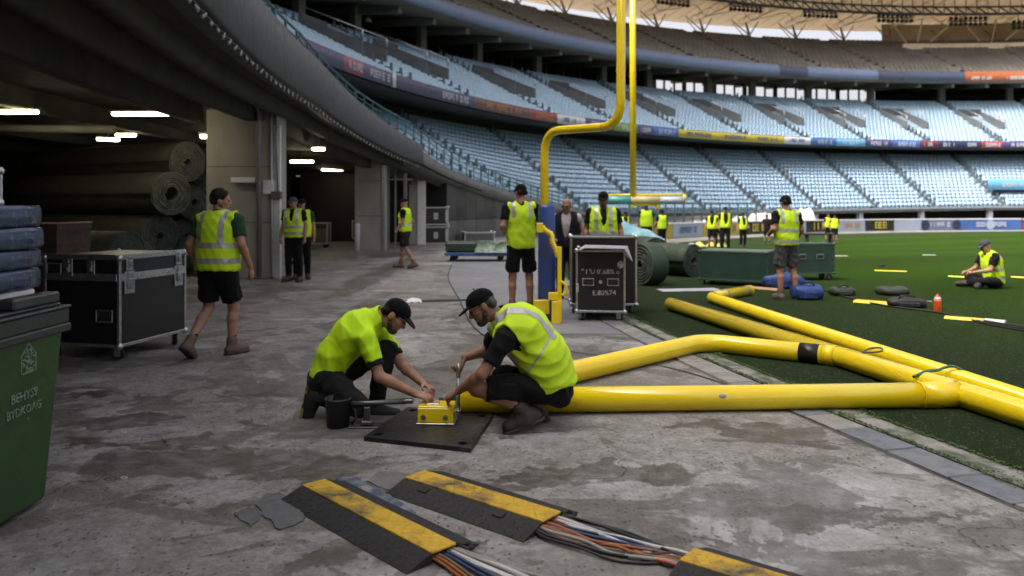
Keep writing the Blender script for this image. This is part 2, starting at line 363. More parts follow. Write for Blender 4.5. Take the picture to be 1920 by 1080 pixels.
for i in range(len(jp) - 1):
    d = (jp[i + 1] - jp[i]).normalized(); nn = Vector((-d.y, d.x, 0)) * .011
    jt.add([jp[i] - nn + Vector((0, 0, .008)), jp[i] + nn + Vector((0, 0, .008)), jp[i + 1] + nn + Vector((0, 0, .008)), jp[i + 1] - nn + Vector((0, 0, .008))], [(0, 1, 2, 3)])
tag(jt.build('expansion_joint', pm('joint_filler', (.03, .028, .026), .9)), kind='structure')
tag(ring('edge_strip', REDGE - .24, REDGE - .01, 176, 205, pm('edge_concrete', (.24, .235, .225), .9, 0, (.07, .085, .05), 4, .42, .6, 40, .5, .008), .007, 90, 1), kind='structure')
# short blades along the near turf
N = 120000
bx = RNG.uniform(-1, 9.5, N); by = RNG.uniform(3.4, 15.5, N); rr = np.hypot(bx - CX, by - CY); ok = (rr < REDGE - .2 + .09 * RNG.normal(0, 1, N) * (1 + np.sin(by * 3) * .8)) & (np.abs(bx) < by * .72 + .3) & (RNG.uniform(4, 15, N) > by * .9)
bx, by = bx[ok], by[ok]; N = len(bx); th = RNG.uniform(0, 6.28, N); hh = RNG.uniform(.004, .010, N); ww = RNG.uniform(.0025, .005, N)
V = np.zeros((N, 3, 3)); V[:, 0] = np.stack([bx - np.cos(th) * ww, by - np.sin(th) * ww, np.full(N, .004)], 1); V[:, 1] = np.stack([bx + np.cos(th) * ww, by + np.sin(th) * ww, np.full(N, .004)], 1)
V[:, 2] = np.stack([bx + RNG.normal(0, .014, N), by + RNG.normal(0, .014, N), hh + .004], 1)
tag(np_mesh('turf_grass', V.reshape(-1, 3), np.arange(3 * N).reshape(-1, 3), [pm('grass_blade', (.032, .05, .023), .7, 0, (.055, .078, .036), 30)]), 'short dark green blades of the near turf', 'grass', kind='stuff')
# moss along the kerb
N = 16000
aa = RNG.uniform(R(176), R(203), N); jr = REDGE + np.where(RNG.uniform(0, 1, N) < .5, -.02, -.24) + RNG.normal(0, .022, N) * np.where(np.sin(aa * 140) > 0, 1.6, .5); bx = CX + jr * np.cos(aa); by = CY + jr * np.sin(aa); th = RNG.uniform(0, 6.28, N)
V = np.zeros((N, 3, 3)); s_ = RNG.uniform(.006, .014, N)
for k in range(3): V[:, k] = np.stack([bx + np.cos(th + k * 2.1) * s_, by + np.sin(th + k * 2.1) * s_, .012 + RNG.uniform(0, .014, N)], 1)
tag(np_mesh('kerb_moss', V.reshape(-1, 3), np.arange(3 * N).reshape(-1, 3), [pm('moss', (.05, .1, .012), .8, 0, (.03, .055, .012), 5)]), 'bright green moss in the kerb joint beside the turf', 'moss', kind='stuff')
# ------------------------------------------------------------ the bowl of the stadium (rings about CX, CY)
def hit(px, r):                          # the angle at which the sight line through column px crosses ring r (far side)
    k = (px - 960) / F; a = 1 + k * k; b = -2 * (k * CX + CY); c = CX * CX + CY * CY - r * r
    Y = (-b + math.sqrt(b * b - 4 * a * c)) / (2 * a); return math.degrees(math.atan2(Y - CY, k * Y - CX))
def pol(r, a, z): return Vector((CX + r * math.cos(R(a)), CY + r * math.sin(R(a)), z))
def lerp_tab(x, tab):
    if x <= tab[0][0]: return tab[0][1]
    for (a, va), (b, vb) in zip(tab, tab[1:]):
        if x <= b: return va + (vb - va) * (x - a) / (b - a)
    return tab[-1][1]
LOW = [(40, 1.5), (96, 1.5), (118, 1.15), (147.4, 1.15), (165.2, 3.05), (169.6, 3.82), (181.5, 4.75), (240, 4.75)]
def zlow(a): return lerp_tab(a, LOW)
def sweep(name, prof, a0, a1, mat_, parent, step=1.0, smooth=False):   # prof: list of (r, z) or a function of the angle
    n = max(1, int(round(abs(a1 - a0) / step))); V = []; Fq = []; k = None
    for i in range(n + 1):
        a = a0 + (a1 - a0) * i / n; pr = prof(a) if callable(prof) else prof; k = len(pr)
        V += [tuple(pol(r, a, z)) for r, z in pr]
    for i in range(n):
        for j in range(k - 1): Fq.append((i * k + j, (i + 1) * k + j, (i + 1) * k + j + 1, i * k + j + 1))
    return np_mesh(name, V, Fq, mat_ if isinstance(mat_, list) else [mat_], parent, smooth)
stand = empty('grandstand', pol(57, 150, 0), 0, 'three tiered grandstand with pale blue seats curving round the pitch', 'grandstand')
def part(o):                             # keep world placement under the stand's base point
    o.matrix_parent_inverse = Matrix.Translation(stand.location).inverted(); return o
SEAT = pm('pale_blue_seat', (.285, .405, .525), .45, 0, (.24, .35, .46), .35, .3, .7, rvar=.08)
PALE_STEP = pm('blue_grey_step', (.2, .27, .33), .8, 0, (.16, .22, .27), .8)  # colour lifted towards the seats to lighten the shade between rows
SEAT_UP = pm('dull_brown_seat', (.15, .14, .125), .6, 0, (.11, .105, .095), .4)  # dull brownish grey for the upper rows
def tier_prof(r0, r1, zf, z1, n):
    def f(a):
        z0 = zf(a) if callable(zf) else zf; out = []
        for i in range(n):
            z = z0 + (z1 - z0) * i / n; ra = r0 + (r1 - r0) * i / n; rb = r0 + (r1 - r0) * (i + 1) / n
            out += [(ra, z), (rb, z)]
        return out + [(r1, z1)]
    return f
AISLES = [hit(px, 66.5) + .6 for px in (655, 780, 952, 1088, 1222, 1347, 1466, 1582, 1700, 1842)]
STEP = AISLES[5] - AISLES[6]
AISLES += [AISLES[-1] - 7.2 * k for k in (1, 2, 3)]
def seats(name, r0, r1, zf, z1, n, a0, a1, mat_, sp=.46, aisle=AISLES, off=0.0, gapw=.55, vom=False, i0=0, big=1.0):
    Vs = []; base = np.array([[-.2, .30, .02], [.2, .30, .02], [.2, .36, .50], [-.2, .36, .50], [-.2, .37, .02], [.2, .37, .02], [.2, .42, .50], [-.2, .42, .50],
                              [-.19, .31, .27], [.19, .31, .27], [.19, .0, .30], [-.19, .0, .30], [-.19, .31, .22], [.19, .31, .22], [.19, .0, .25], [-.19, .0, .25]], float) * np.array([big, 1, 1])
    fb = np.array([[0, 1, 2, 3], [3, 2, 6, 7], [0, 3, 7, 4], [1, 5, 6, 2], [11, 10, 9, 8], [12, 13, 14, 15], [11, 15, 14, 10]])
    dr = (r1 - r0) / n
    for i in range(i0, n):
        r = r0 + dr * (i + 1) - .42
        k = int(R(a1 - a0) * r / sp); aa = a0 + (a1 - a0) * (np.arange(k) + .5) / k
        ok = np.ones(k, bool)
        for c in aisle: ok &= np.abs(aa - (c + off)) > math.degrees(gapw / r)
        if vom and .26 < (i + .5) / n < .66:
            for c in aisle: ok &= ~((aa < c + off + math.degrees(.5 / r)) & (aa > c + off - math.degrees(2.3 / r)))
        aa = aa[ok]; t = i / n
        z = np.array([(zf(x) if callable(zf) else zf) for x in aa]); z = z + (z1 - z) * t
        ca, sa = np.cos(np.radians(aa)), np.sin(np.radians(aa))
        jit = RNG.normal(0, .012, (len(aa), 1))
        x = CX + (r + base[None, :, 1] + jit) * ca[:, None] + base[None, :, 0] * sa[:, None]
        y = CY + (r + base[None, :, 1] + jit) * sa[:, None] - base[None, :, 0] * ca[:, None]
        Vs.append(np.stack([x, y, z[:, None] + base[None, :, 2] + 0 * x], 2).reshape(-1, 3))
    V = np.concatenate(Vs); ns = len(V) // 16
    Fq = (fb[None] + 16 * np.arange(ns)[:, None, None]).reshape(-1, 4)
    return part(tag(np_mesh(name, V, Fq, [mat_], stand), kind='stuff'))
# lower tier
part(sweep('lower_terrace', tier_prof(57.1, 65, zlow, 6.9, 16), 60, 172, PALE_STEP, stand))
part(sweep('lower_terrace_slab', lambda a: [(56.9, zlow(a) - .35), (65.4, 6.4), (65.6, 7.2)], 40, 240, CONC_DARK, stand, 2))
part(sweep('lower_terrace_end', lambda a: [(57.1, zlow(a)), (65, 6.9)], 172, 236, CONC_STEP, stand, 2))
LA = [a + STEP * .42 for a in AISLES[:-1]] + [AISLES[-1]]
seats('lower_seats', 57.1, 65, zlow, 6.9, 16, 62, 171, SEAT, aisle=LA)
# mid tier
part(sweep('middle_terrace', tier_prof(61.9, 73, 8.05, 13.7, 19), 60, 176, PALE_STEP, stand))
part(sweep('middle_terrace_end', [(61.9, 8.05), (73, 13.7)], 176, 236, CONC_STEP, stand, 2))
part(sweep('middle_terrace_slab', [(61.75, 7.45), (62.2, 7.35), (66, 7.6), (73.3, 12.8), (79.5, 12.9)], 40, 236, CONC_DARK, stand, 2))
seats('middle_seats', 61.9, 73, 8.05, 13.7, 19, 62, 174, SEAT, vom=True)
BLACKV = pm('dark_recess', (.02, .02, .021), .8)  # near-black colour stands in for deep shade in openings; also dark fittings
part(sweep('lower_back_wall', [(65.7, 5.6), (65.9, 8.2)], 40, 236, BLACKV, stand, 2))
# upper tier
SOFF = pm('soffit', (.24, .2, .155), .8, 0, (.17, .14, .11), .5)
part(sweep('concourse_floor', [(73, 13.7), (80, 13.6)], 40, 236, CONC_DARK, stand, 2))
part(sweep('upper_terrace', tier_prof(69.2, 82, 16.5, 22.8, 20), 62, 150, pm('upper_concrete', (.15, .14, .125), .85), stand, 1.5))
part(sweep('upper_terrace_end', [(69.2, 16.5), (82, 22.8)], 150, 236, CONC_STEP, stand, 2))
part(sweep('upper_soffit', [(69.05, 15.65), (69.6, 15.45), (74, 16.1), (82.5, 16.9), (82.6, 22.9)], 40, 236, SOFF, stand, 2))
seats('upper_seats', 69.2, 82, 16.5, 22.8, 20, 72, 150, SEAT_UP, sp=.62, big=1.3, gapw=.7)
RIB = pm('soffit_rib', (.2, .18, .155), .8)
for a in np.arange(66, 172, 3.2):
    m = MB(); n = Vector((-math.sin(R(a)), math.cos(R(a)), 0)) * .18
    lo = [pol(70, a, 15.05), pol(81.5, a, 16.2)]; hi = [pol(70, a, 15.52), pol(81.5, a, 16.8)]
    m.add([lo[0] - n, lo[0] + n, lo[1] - n, lo[1] + n, hi[0] - n, hi[0] + n, hi[1] - n, hi[1] + n], [(0, 1, 3, 2), (0, 2, 6, 4), (1, 5, 7, 3), (0, 4, 5, 1)]); part(m.build('soffit_rib', RIB, stand))
# concourse behind the middle tier: pillars, dark glazing, and an open stretch where the sky shows
PIL = pm('concourse_pillar', (.2, .195, .185), .8)
for px in (560, 666, 790, 896, 1007, 1130, 1215, 1328, 1410, 1515, 1632, 1765, 1892, 2030):
    a = hit(px, 74); m = MB(); M = Matrix.Translation(pol(74, a, 0)) @ Matrix.Rotation(R(a), 4, 'Z'); m.box(-.3, .3, -.32, .32, 13.6, 16.4, M=M); part(m.build('pillar', PIL, stand))
GLASS_D = pm('dark_glass', (.02, .021, .022), .12, 0, (.05, .045, .035), 1.5, .6, .75)
A0, A1 = hit(1216, 79.5), hit(1640, 79.5)
for (b0, b1) in ((236, A0), (A1, 40)):
    part(sweep('concourse_glazing', [(79.5, 13.6), (79.5, 16.9)], b0, b1, GLASS_D, stand, 2))
part(sweep('concourse_sill', [(79.3, 13.6), (79.3, 14.0), (79.6, 14.0)], A0, A1, PIL, stand, 1)); part(sweep('concourse_lintel', [(79.6, 16.1), (79.3, 16.1), (79.3, 17.2)], A0, A1, SOFF, stand, 1))
POST = pm('window_post', (.16, .12, .08), .7)
for i in range(22):
    a = A0 + (A1 - A0) * (i + .5) / 22; m = MB(); M = Matrix.Translation(pol(79.4, a, 0)) @ Matrix.Rotation(R(a), 4, 'Z'); w = .26 if i % 3 == 0 else .09
    m.box(-.1, .1, -w, w, 13.9, 16.3, M=M); part(m.build('window_post', POST, stand))
for a in np.arange(A0 + 2, 172, 1.7):
    m = MB(); M = Matrix.Translation(pol(79.3, a, 0)) @ Matrix.Rotation(R(a), 4, 'Z'); m.box(-.08, .08, -.06, .06, 13.6, 16.6, M=M); part(m.build('mullion', PIL, stand))
# vomitories, aisles
VOM = pm('vomitory_grey', (.095, .105, .115), .7, 0, (.07, .078, .085), 1)
AIS = pm('aisle_step', (.2, .25, .29), .8, 0, (.06, .06, .065), 3); RAILD = pm('dark_handrail', (.07, .1, .13), .6)
def zmid(r): return 8.05 + (r - 61.9) / 11.1 * 5.65
for a in AISLES:
    g = empty('vomitory', stand.location); g.parent = stand; g.matrix_parent_inverse = Matrix.Translation(stand.location).inverted(); g.location = pol(66.5, a, zmid(66.5))
    M = Matrix.Rotation(R(a), 4, 'Z')                 # x outwards, y along the row
    for y in (.35, -2.15):
        m = MB(); m.add([M @ Vector(p) for p in ((-1.6, y, -.9), (2.6, y, 1.2), (2.6, y, 1.85), (-1.6, y, .12), (-1.6, y + .16, -.9), (2.6, y + .16, 1.2), (2.6, y + .16, 1.85), (-1.6, y + .16, .12))],
                        [(0, 1, 2, 3), (7, 6, 5, 4), (3, 2, 6, 7), (0, 3, 7, 4), (1, 5, 6, 2)]); m.build('side_wall', VOM, g)
    m = MB(); m.box(2.45, 2.6, -2.1, .4, 1.0, 2.05, M=M); m.box(-1.5, 2.45, -2.0, .36, -.86, -.8, M=M); m.build('back_wall', pm('vomitory_dark', (.05, .055, .06), .8), g)
    m = MB()
    for y in (.42, -2.08): m.tube([M @ Vector((-1.6, y, .75)), M @ Vector((2.6, y, 2.5))], .03, 5); m.tube([M @ Vector((-1.6, y, .3)), M @ Vector((-1.6, y, .75))], .05, 5)
    m.build('handrail', STEEL, g)
    for nm, r0, r1, zf, z1, n, sk, aa in (('middle', 61.9, 73, 8.05, 13.7, 19, (5, 12), a), ('lower', 57.1, 65, None, 6.9, 16, (-1, -1), LA[AISLES.index(a)])):
        m = MB(); mm = MB(); z0 = zlow(aa) if zf is None else zf
        if nm == 'lower' and aa > 171: continue
        for i in range(n):
            if sk[0] < i < sk[1]: continue
            r = r0 + (r1 - r0) * (i + .5) / n; z = z0 + (z1 - z0) * i / n
            Mi = Matrix.Translation(pol(r, aa, z)) @ Matrix.Rotation(R(aa), 4, 'Z')
            m.box(-.05, .29, -.5, .5, .004, .16, M=Mi); mm.box(-.05, .05, -.07, .07, .16, .66, M=Mi); mm.box(-.1, .1, .2, .3, .1, .4, M=Mi)
        part(tag(m.build('aisle_steps', AIS, stand), kind='stuff')); part(tag(mm.build('aisle_handrail', RAILD, stand), kind='stuff'))
# ribbon boards: front of the middle tier and of the upper tier, cut into advert panels
def lettering(r, z, a0, a1, h, mat_, parent, seed=0, fill=.6):
    rnd = random.Random(seed); m = MB(); n = 0; mid = (a0 + a1) / 2; half = abs(a1 - a0) / 2 * fill; a = mid + half
    while a > mid - half:
        w = math.degrees(h * rnd.uniform(.35, .75) / r); k = rnd.randrange(4)
        if rnd.random() < .88:
            def bar(u0, u1, v0, v1):
                q = [(a - w * u0, v0), (a - w * u1, v0), (a - w * u1, v1), (a - w * u0, v1)]
                m.add([pol(r, x, z + h * (y - .5)) for x, y in q], [(0, 1, 2, 3)])
            bar(0, .28, 0, 1)
            if k != 3: bar(.28, 1, .78, 1)
            if k in (0, 2): bar(.28, .95, .4, .58)
            if k in (1, 2): bar(.28, 1, 0, .2)
            if k in (0, 1): bar(.75, 1, .2, .78)
        a -= w * 1.25
    if m.v:
        o = tag(m.build('lettering', mat_, parent), kind='stuff')
        if parent is stand: part(o)
def led(name, c):
    c = tuple(k * .6 for k in c); return pm('ad_' + name, c, .35, 0, tuple(min(1, k * 1.12) for k in c), .6)
ADW = led('white', (.72, .75, .8)); ADC = {'pink': (.42, .1, .17), 'purple': (.11, .1, .2), 'white': (.72, .75, .8), 'dusk': (.075, .075, .15), 'rust': (.19, .08, .07), 'red': (.36, .06, .07), 'green': (.2, .38, .06),
       'violet': (.09, .07, .22), 'blue': (.07, .17, .48), 'yellow': (.62, .5, .04), 'sky': (.16, .45, .72), 'navy': (.035, .04, .12), 'maroon': (.2, .03, .07), 'steel': (.2, .26, .42), 'dim': (.09, .11, .18), 'orange': (.5, .15, .06), 'charcoal': (.035, .04, .045), 'pale': (.45, .55, .68), 'black': (.02, .024, .022)}
ADM = {k: led(k, v) for k, v in ADC.items()}
ORG = led('orange2', (.6, .3, .08)); YELT = led('yellow2', (.75, .65, .05)); BLT = led('bluetext', (.05, .12, .35))
seg = [(560, 'purple', 0), (644, 'pink', 1), (681, 'purple', 1), (735, 'white', 0), (742, 'dusk', 0), (812, 'dusk', 1), (890, 'rust', 2), (993, 'red', 2), (1044, 'white', 3), (1097, 'violet', 1), (1150, 'green', 1), (1195, 'violet', 1), (1225, 'blue', 1), (1272, 'yellow', 3), (1345, 'yellow', 3), (1408, 'yellow', 3), (1470, 'white', 3), (1520, 'blue', 1), (1568, 'sky', 1), (1622, 'violet', 1), (1673, 'blue', 1), (1725, 'maroon', 1), (1760, 'navy', 1), (1800, 'navy', 1), (1840, 'red', 1), (1880, 'violet', 1), (1960, 'blue', 1), (2040, 'navy', 0), (2120, None, 0)]
for i in range(len(seg) - 1):
    px, c, tx = seg[i]; a0, a1 = hit(px, 61.7), hit(seg[i + 1][0], 61.7)
    o = part(sweep('ribbon_panel', [(61.75, 7.5), (61.66, 7.52), (61.66, 8.2), (61.75, 8.22), (61.9, 8.2)], a0, a1 + .02, ADM[c], stand, .8))
    if tx: lettering(61.62, 7.86, a0, a1, .36, (None, ADW, ORG, BLT)[tx], stand, i)
part(sweep('ribbon_dark', [(61.75, 7.5), (61.66, 8.2), (61.9, 8.2)], 180, 236, ADM['dusk'], stand, 2)); part(sweep('ribbon_dark', [(61.75, 7.5), (61.66, 8.2), (61.9, 8.2)], 40, hit(2120, 61.7), ADM['dusk'], stand, 2))
seg = [(640, 'steel'), (860, 'steel'), (1000, 'steel'), (1155, 'steel'), (1240, 'steel'), (1462, 'dim'), (1515, 'steel'), (1647, 'dim'), (1700, 'dim'), (1810, 'orange'), (1870, 'orange'), (1960, 'dim'), (2100, None)]
for i in range(len(seg) - 1):
    px, c = seg[i]; a0, a1 = hit(px, 69), hit(seg[i + 1][0], 69)
    part(sweep('upper_ribbon_panel', [(69.1, 15.6), (68.98, 15.62), (68.98, 16.35), (69.2, 16.75), (69.3, 16.7)], a0, a1 + .02, ADM[c], stand, 1))
    if c == 'orange': lettering(68.94, 15.98, a0, a1, .34, ADW, stand, i)
part(sweep('upper_ribbon_dark', [(69.1, 15.6), (68.98, 16.35), (69.2, 16.7)], hit(640, 69), 236, ADM['dim'], stand, 2)); part(sweep('upper_ribbon_dark', [(69.1, 15.6), (68.98, 16.35), (69.2, 16.7)], 40, hit(2100, 69), ADM['dim'], stand, 2))
# roof, light banks, supports
ROOF = pm('roof_underside', (.74, .65, .53), .8, 0, (.6, .52, .42), .25, .35, .65); TRUSS = pm('roof_truss_paint', (.75, .64, .5), .6)
_t = NT(ROOF); _tr = _t.node('BsdfTranslucent'); _tr.inputs[0].default_value = (.7, .61, .48, 1); _mx = _t.node('MixShader'); _mx.inputs[0].default_value = .32; _o = [n for n in _t.n if n.type == 'OUTPUT_MATERIAL'][0]; _t.L(_t.b.outputs[0], _mx.inputs[1]); _t.L(_tr.outputs[0], _mx.inputs[2]); _t.L(_mx.outputs[0], _o.inputs[0]); FLOOD = pm('floodlight_black', (.015, .016, .018), .5)
part(sweep('roof', [(89, 26.4), (88.9, 25.7), (86, 25.8), (71, 26.6), (66, 27.2), (66, 27.8), (89, 27.0)], 40, 236, ROOF, stand, 1.5))
SUP = pm('roof_column', (.33, .27, .2), .7)
AC = hit(1652, 84)
for i, a in enumerate(np.arange(64, 150, 4.6)):
    g = empty('roof_truss', (0, 0, 0)); g.parent = stand; g.matrix_parent_inverse = Matrix.Translation(stand.location).inverted(); g.location = pol(83, a, 22.8); o = -g.location
    m = MB(); lo = [pol(85 - k * 2.2, a, 25.0 + .05 * k) for k in range(8)]; hi = [pol(86 - k * 2.2, a, 25.75 + .1 * k) for k in range(8)]
    m.tube([p + o for p in lo], .07, 6); m.tube([p + o for p in hi], .07, 6)
    for k in range(7): m.tube([lo[k] + o, hi[k] + o], .045, 5); m.tube([lo[k] + o, hi[k + 1] + o], .045, 5)
    m.tube([lo[1] + o, pol(80, a + 2.3, 25.6) + o], .06, 5); m.tube([lo[1] + o, pol(80, a - 2.3, 25.6) + o], .06, 5)
    m.build('truss_frame', TRUSS, g)
    m = MB(); c = pol(83, a, 22.3) + o; t = pol(84, a, 25.05) + o
    m.tube([c, pol(83.2, a, 23.4) + o, t], [.26, .2, .12], 8); m.tube([pol(83.1, a, 23.2) + o, pol(84.2, a + 1.3, 25.3) + o], .08, 6); m.tube([pol(83.1, a, 23.2) + o, pol(84.2, a - 1.3, 25.3) + o], .08, 6); m.tube([c, pol(86, a + .4, 25.3) + o], .07, 6)
    m.build('support', SUP, g)
for i, a in enumerate(np.arange(66, 150, 1.15)):
    m = MB(); m.tube([pol(87, a, 25.6), pol(76, a + .9, 26.2)], .05, 5); m.tube([pol(80, a, 25.95), pol(74, a - 1.4, 26.3)], .05, 5); part(m.build('purlin', TRUSS, stand))
for px, py in ((1262, 6), (1398, 18), (1538, 29), (1678, 38), (1815, 44), (1935, 50)):
    a = hit(px, 80); c = pol(80, a, 0); Yd = c.y; z = EYE + (HZ - py) / F * Yd
    g = empty('light_bank', (0, 0, 0)); g.parent = stand; g.matrix_parent_inverse = Matrix.Translation(stand.location).inverted(); g.location = (c.x, c.y, z); g.rotation_euler = (0, 0, R(a - 90))
    m = MB(); m.box(-2.4, 2.4, -.06, .06, .25, .38); m.tube([(-1.5, 0, .3), (-1.5, .3, 1.8)], .05, 5); m.tube([(1.5, 0, .3), (1.5, .3, 1.8)], .05, 5); m.build('light_bar', FLOOD, g)
    for k in range(8):
        for rw in (0, 1):
            m = MB(); m.lathe([(.02, -.2), (.16, -.18), (.27, .12), (.24, .16), (.01, .14)], 8, M=Matrix.Translation((-2.1 + k * .6, 0, .62 - rw * .72)) @ Matrix.Rotation(R(70), 4, 'X')); m.box(-2.13 + k * .6, -2.07 + k * .6, -.03, .03, -.1, .7); m.build('floodlight', FLOOD, g)
m = MB()
for k in range(60):
    a = 60 + k; b = a + 1
    m.tube([pol(73, a, 24.15), pol(73, b, 24.15)], .16, 5); m.tube([pol(73, a, 25.0), pol(73, b, 25.0)], .12, 5); m.tube([pol(73, a, 24.15), pol(73, b, 25.0)], .09, 4); m.tube([pol(73, b, 24.15), pol(73, b, 26.4)], .06, 4)
part(m.build('light_gantry', pm('gantry_navy', (.03, .035, .05), .6), stand))
# closed end wall beyond the open slit, with fanned struts
part(sweep('end_wall', [(81.2, 19.5), (81.6, 20.8), (83.6, 21.2), (84, 25.5)], AC, 40, pm('tan_wall', (.42, .34, .25), .85, 0, (.3, .245, .18), .18, .35, .65), stand, 1.5))
for a in np.arange(AC - 2.5, 62, -6.5):
    m = MB()
    for (da, z1) in ((-3, 25.3), (0, 25.3), (3, 25.3)): m.tube([pol(82.4, a, 21.1), pol(80.5, a + da, z1)], .12, 6)
    part(m.build('fan_strut', TRUSS, stand))
part(sweep('upper_walk', [(78.8, 21.2), (78.7, 21.9), (79.0, 21.9)], AC, 62, TRUSS, stand, 1.5))
# soft clutter under the roofs: hanging fittings over the middle tier
for px, py in ((690, 40), (818, 57), (1035, 97), (1040, 86)):
    a = hit(px, 74); c = pol(74, a, 0); z = EYE + (HZ - py) / F * c.y; m = MB(); m.lathe([(.02, .35), (.1, .3), (.3, 0), (.02, -.03)], 10, M=Matrix.Translation((c.x, c.y, z)))
    m.tube([(c.x, c.y, z + .3), (c.x, c.y, 16.3)], .03, 4); part(m.build('hanging_lamp', ADW, stand))
# front of the bowl on the far side: recess under the seats with posts
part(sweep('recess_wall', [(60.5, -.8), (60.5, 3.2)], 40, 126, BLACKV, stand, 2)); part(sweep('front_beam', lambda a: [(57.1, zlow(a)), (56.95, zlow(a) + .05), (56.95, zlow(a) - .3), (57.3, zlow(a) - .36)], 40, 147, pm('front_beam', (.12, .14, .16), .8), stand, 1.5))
for px in (1500, 1528, 1612, 1727, 1855, 1985):
    a = hit(px, 57.3); m = MB(); M = Matrix.Translation(pol(57.3, a, 0)) @ Matrix.Rotation(R(a), 4, 'Z'); m.box(-.2, .2, -.22, .22, -.75, zlow(a) - .3, M=M); part(m.build('recess_post', pm('pale_post', (.4, .45, .5), .6), stand))
part(sweep('front_wall', lambda a: [(57, -.8), (56.98, zlow(a) - .3)], 126, 148, CONC_WALL, stand, 2))
# bright sign over the corner entry
a0, a1 = hit(1852, 58.5), hit(1960, 58.5)
part(sweep('entry_sign', [(58.45, 3.15), (58.4, 3.2), (58.4, 4.15), (58.5, 4.2)], a0, a1, ADM['sky'], stand, 1)); lettering(58.35, 3.65, a0, a1, .4, ADW, stand, 77, .5)
part(sweep('entry_recess', [(58.7, 1.4), (58.7, 3.2)], a0 - .6, a1, BLACKV, stand, 1))
# ------------------------------------------------------------ perimeter boards on the far side
bd = [(1128, 'green', 1, 'green board with pale lettering at the far left of the pitch edge'), (1195, 'yellow', 2, 'yellow board with orange lettering behind the far left workers'), (1262, 'pale', 3, 'pale board left of the far yellow board'), (1318, 'yellow', 3, 'yellow board with blue lettering behind the dark clad group'), (1395, 'black', 4, 'black board with yellow lettering left of the standing worker in shorts'),
      (1462, 'pale', 1, 'pale board hidden mostly behind the standing worker in shorts'), (1512, 'black', 4, 'black and yellow board beside the far pair of workers'), (1570, 'pale', 2, 'pale blue board with small orange lettering'), (1623, 'black', 4, 'dark board with bold yellow lettering between two pale blue boards'), (1677, 'pale', 0, 'plain pale blue board right of the dark and yellow one'), (1729, 'steel', 1, 'dull blue board with white lettering and a round dark badge at each end'), (1797, 'blue', 1, 'bright blue board with white lettering and a pale badge in its middle'), (1917, 'red', 1, 'red board at the right end of the far pitch edge'), (1990, None, 0, '')]
for i in range(len(bd) - 1):
    px, c, tx, lab = bd[i]; a0, a1 = hit(px, 54.6), hit(bd[i + 1][0], 54.6); b = pol(54.6, (a0 + a1) / 2, 0); zb = gz(b.x, b.y)
    g = empty('advertising_board', (b.x, b.y, zb), 0, lab, 'board', 'advertising boards round the pitch'); off = -g.location
    n = 6; m = MB(); V = []
    for k in range(n + 1):
        a = a0 + (a1 - a0) * k / n * .985; V += [pol(54.6, a, zb + .03) + off, pol(54.6, a, zb + 1.03) + off, pol(54.8, a, zb + 1.03) + off, pol(54.95, a, zb + .03) + off]
    m.add(V, [(4 * k + j, 4 * k + 4 + j, 4 * k + 4 + (j + 1) % 4, 4 * k + (j + 1) % 4) for k in range(n) for j in range(4)] + [(0, 1, 2, 3), tuple(4 * n + q for q in (3, 2, 1, 0))]); m.build('panel', ADM[c], g)
    m = MB(); V = []
    for k in range(n + 1):
        a = a0 + (a1 - a0) * k / n * .985; V += [pol(54.58, a, zb + 1.0) + off, pol(54.58, a, zb + 1.09) + off, pol(54.85, a, zb + 1.09) + off]
    m.add(V, [(3 * k + j, 3 * k + 3 + j, 3 * k + 4 + j, 3 * k + 1 + j) for k in range(n) for j in range(2)]); m.build('top_rail', WHITE_P, g)
    if tx:
        rnd = random.Random(i); mt = (None, ADW, ORG, BLT, YELT)[tx]; before = set(bpy.data.objects)
        lettering(54.53, zb + .55, a0, a1, .42 if tx != 4 else .6, mt, g, i + 100, .55)
        for o in set(bpy.data.objects) - before: o.location = off
    if c in ('steel', 'blue'):
        m = MB(); cc = [a0 + (a1 - a0) * .07, a0 + (a1 - a0) * .93] if c == 'steel' else [(a0 + a1) / 2]
        for a in cc:
            ps = [pol(54.5, a + math.degrees(.46 * math.cos(t * .5236) / 54.5), zb + .52 + .46 * math.sin(t * .5236)) + off for t in range(12)]; m.add(ps, [tuple(range(12))])
        m.build('badge', ADM['navy'] if c == 'steel' else ADM['pale'], g)
# ------------------------------------------------------------ service tunnel under the left of the stand
FASC = pm('grey_fascia', (.083, .09, .103), .6, 0, (.072, .078, .09), 1.2, .35, .7, 120, .05)
ZB = [(147, .7), (165, 2.55), (169.6, 3.1), (181.5, 3.8), (240, 3.8)]
ZT = [(147, 1.2), (165, 3.1), (169.6, 3.82), (181.5, 4.77), (240, 4.77)]
def zb(a): return lerp_tab(a, ZB)
def zt(a): return lerp_tab(a, ZT)
tun = empty('service_tunnel', pol(58, 181, 0), 0, 'open concrete service tunnel with piers under a curved grey fascia', 'tunnel')
def tp(o): o.matrix_parent_inverse = Matrix.Translation(tun.location).inverted(); return o
a = 228.0
while a > 169.7:
    b = max(a - 2.4, 169.6)
    tp(sweep('fascia_panel', lambda t: [(56.9, zb(t) + .02), (56.55, zb(t)), (56.5, zb(t) + .03), (56.5, zt(t) - .02), (56.53, zt(t)), (57.1, zt(t) - .01)], a, b + .012, FASC, tun, .6)); a = b
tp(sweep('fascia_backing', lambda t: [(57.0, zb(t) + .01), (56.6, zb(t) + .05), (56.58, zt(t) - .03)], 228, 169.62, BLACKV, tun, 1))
m = MB(); t = 169.6; q = [pol(r, t - .01, z) for r, z in ((56.5, zb(t)), (56.5, zt(t)), (57.1, zt(t)), (57.1, zb(t)))]; m.add(q, [(0, 1, 2, 3)]); tp(m.build('fascia_end', FASC, tun))
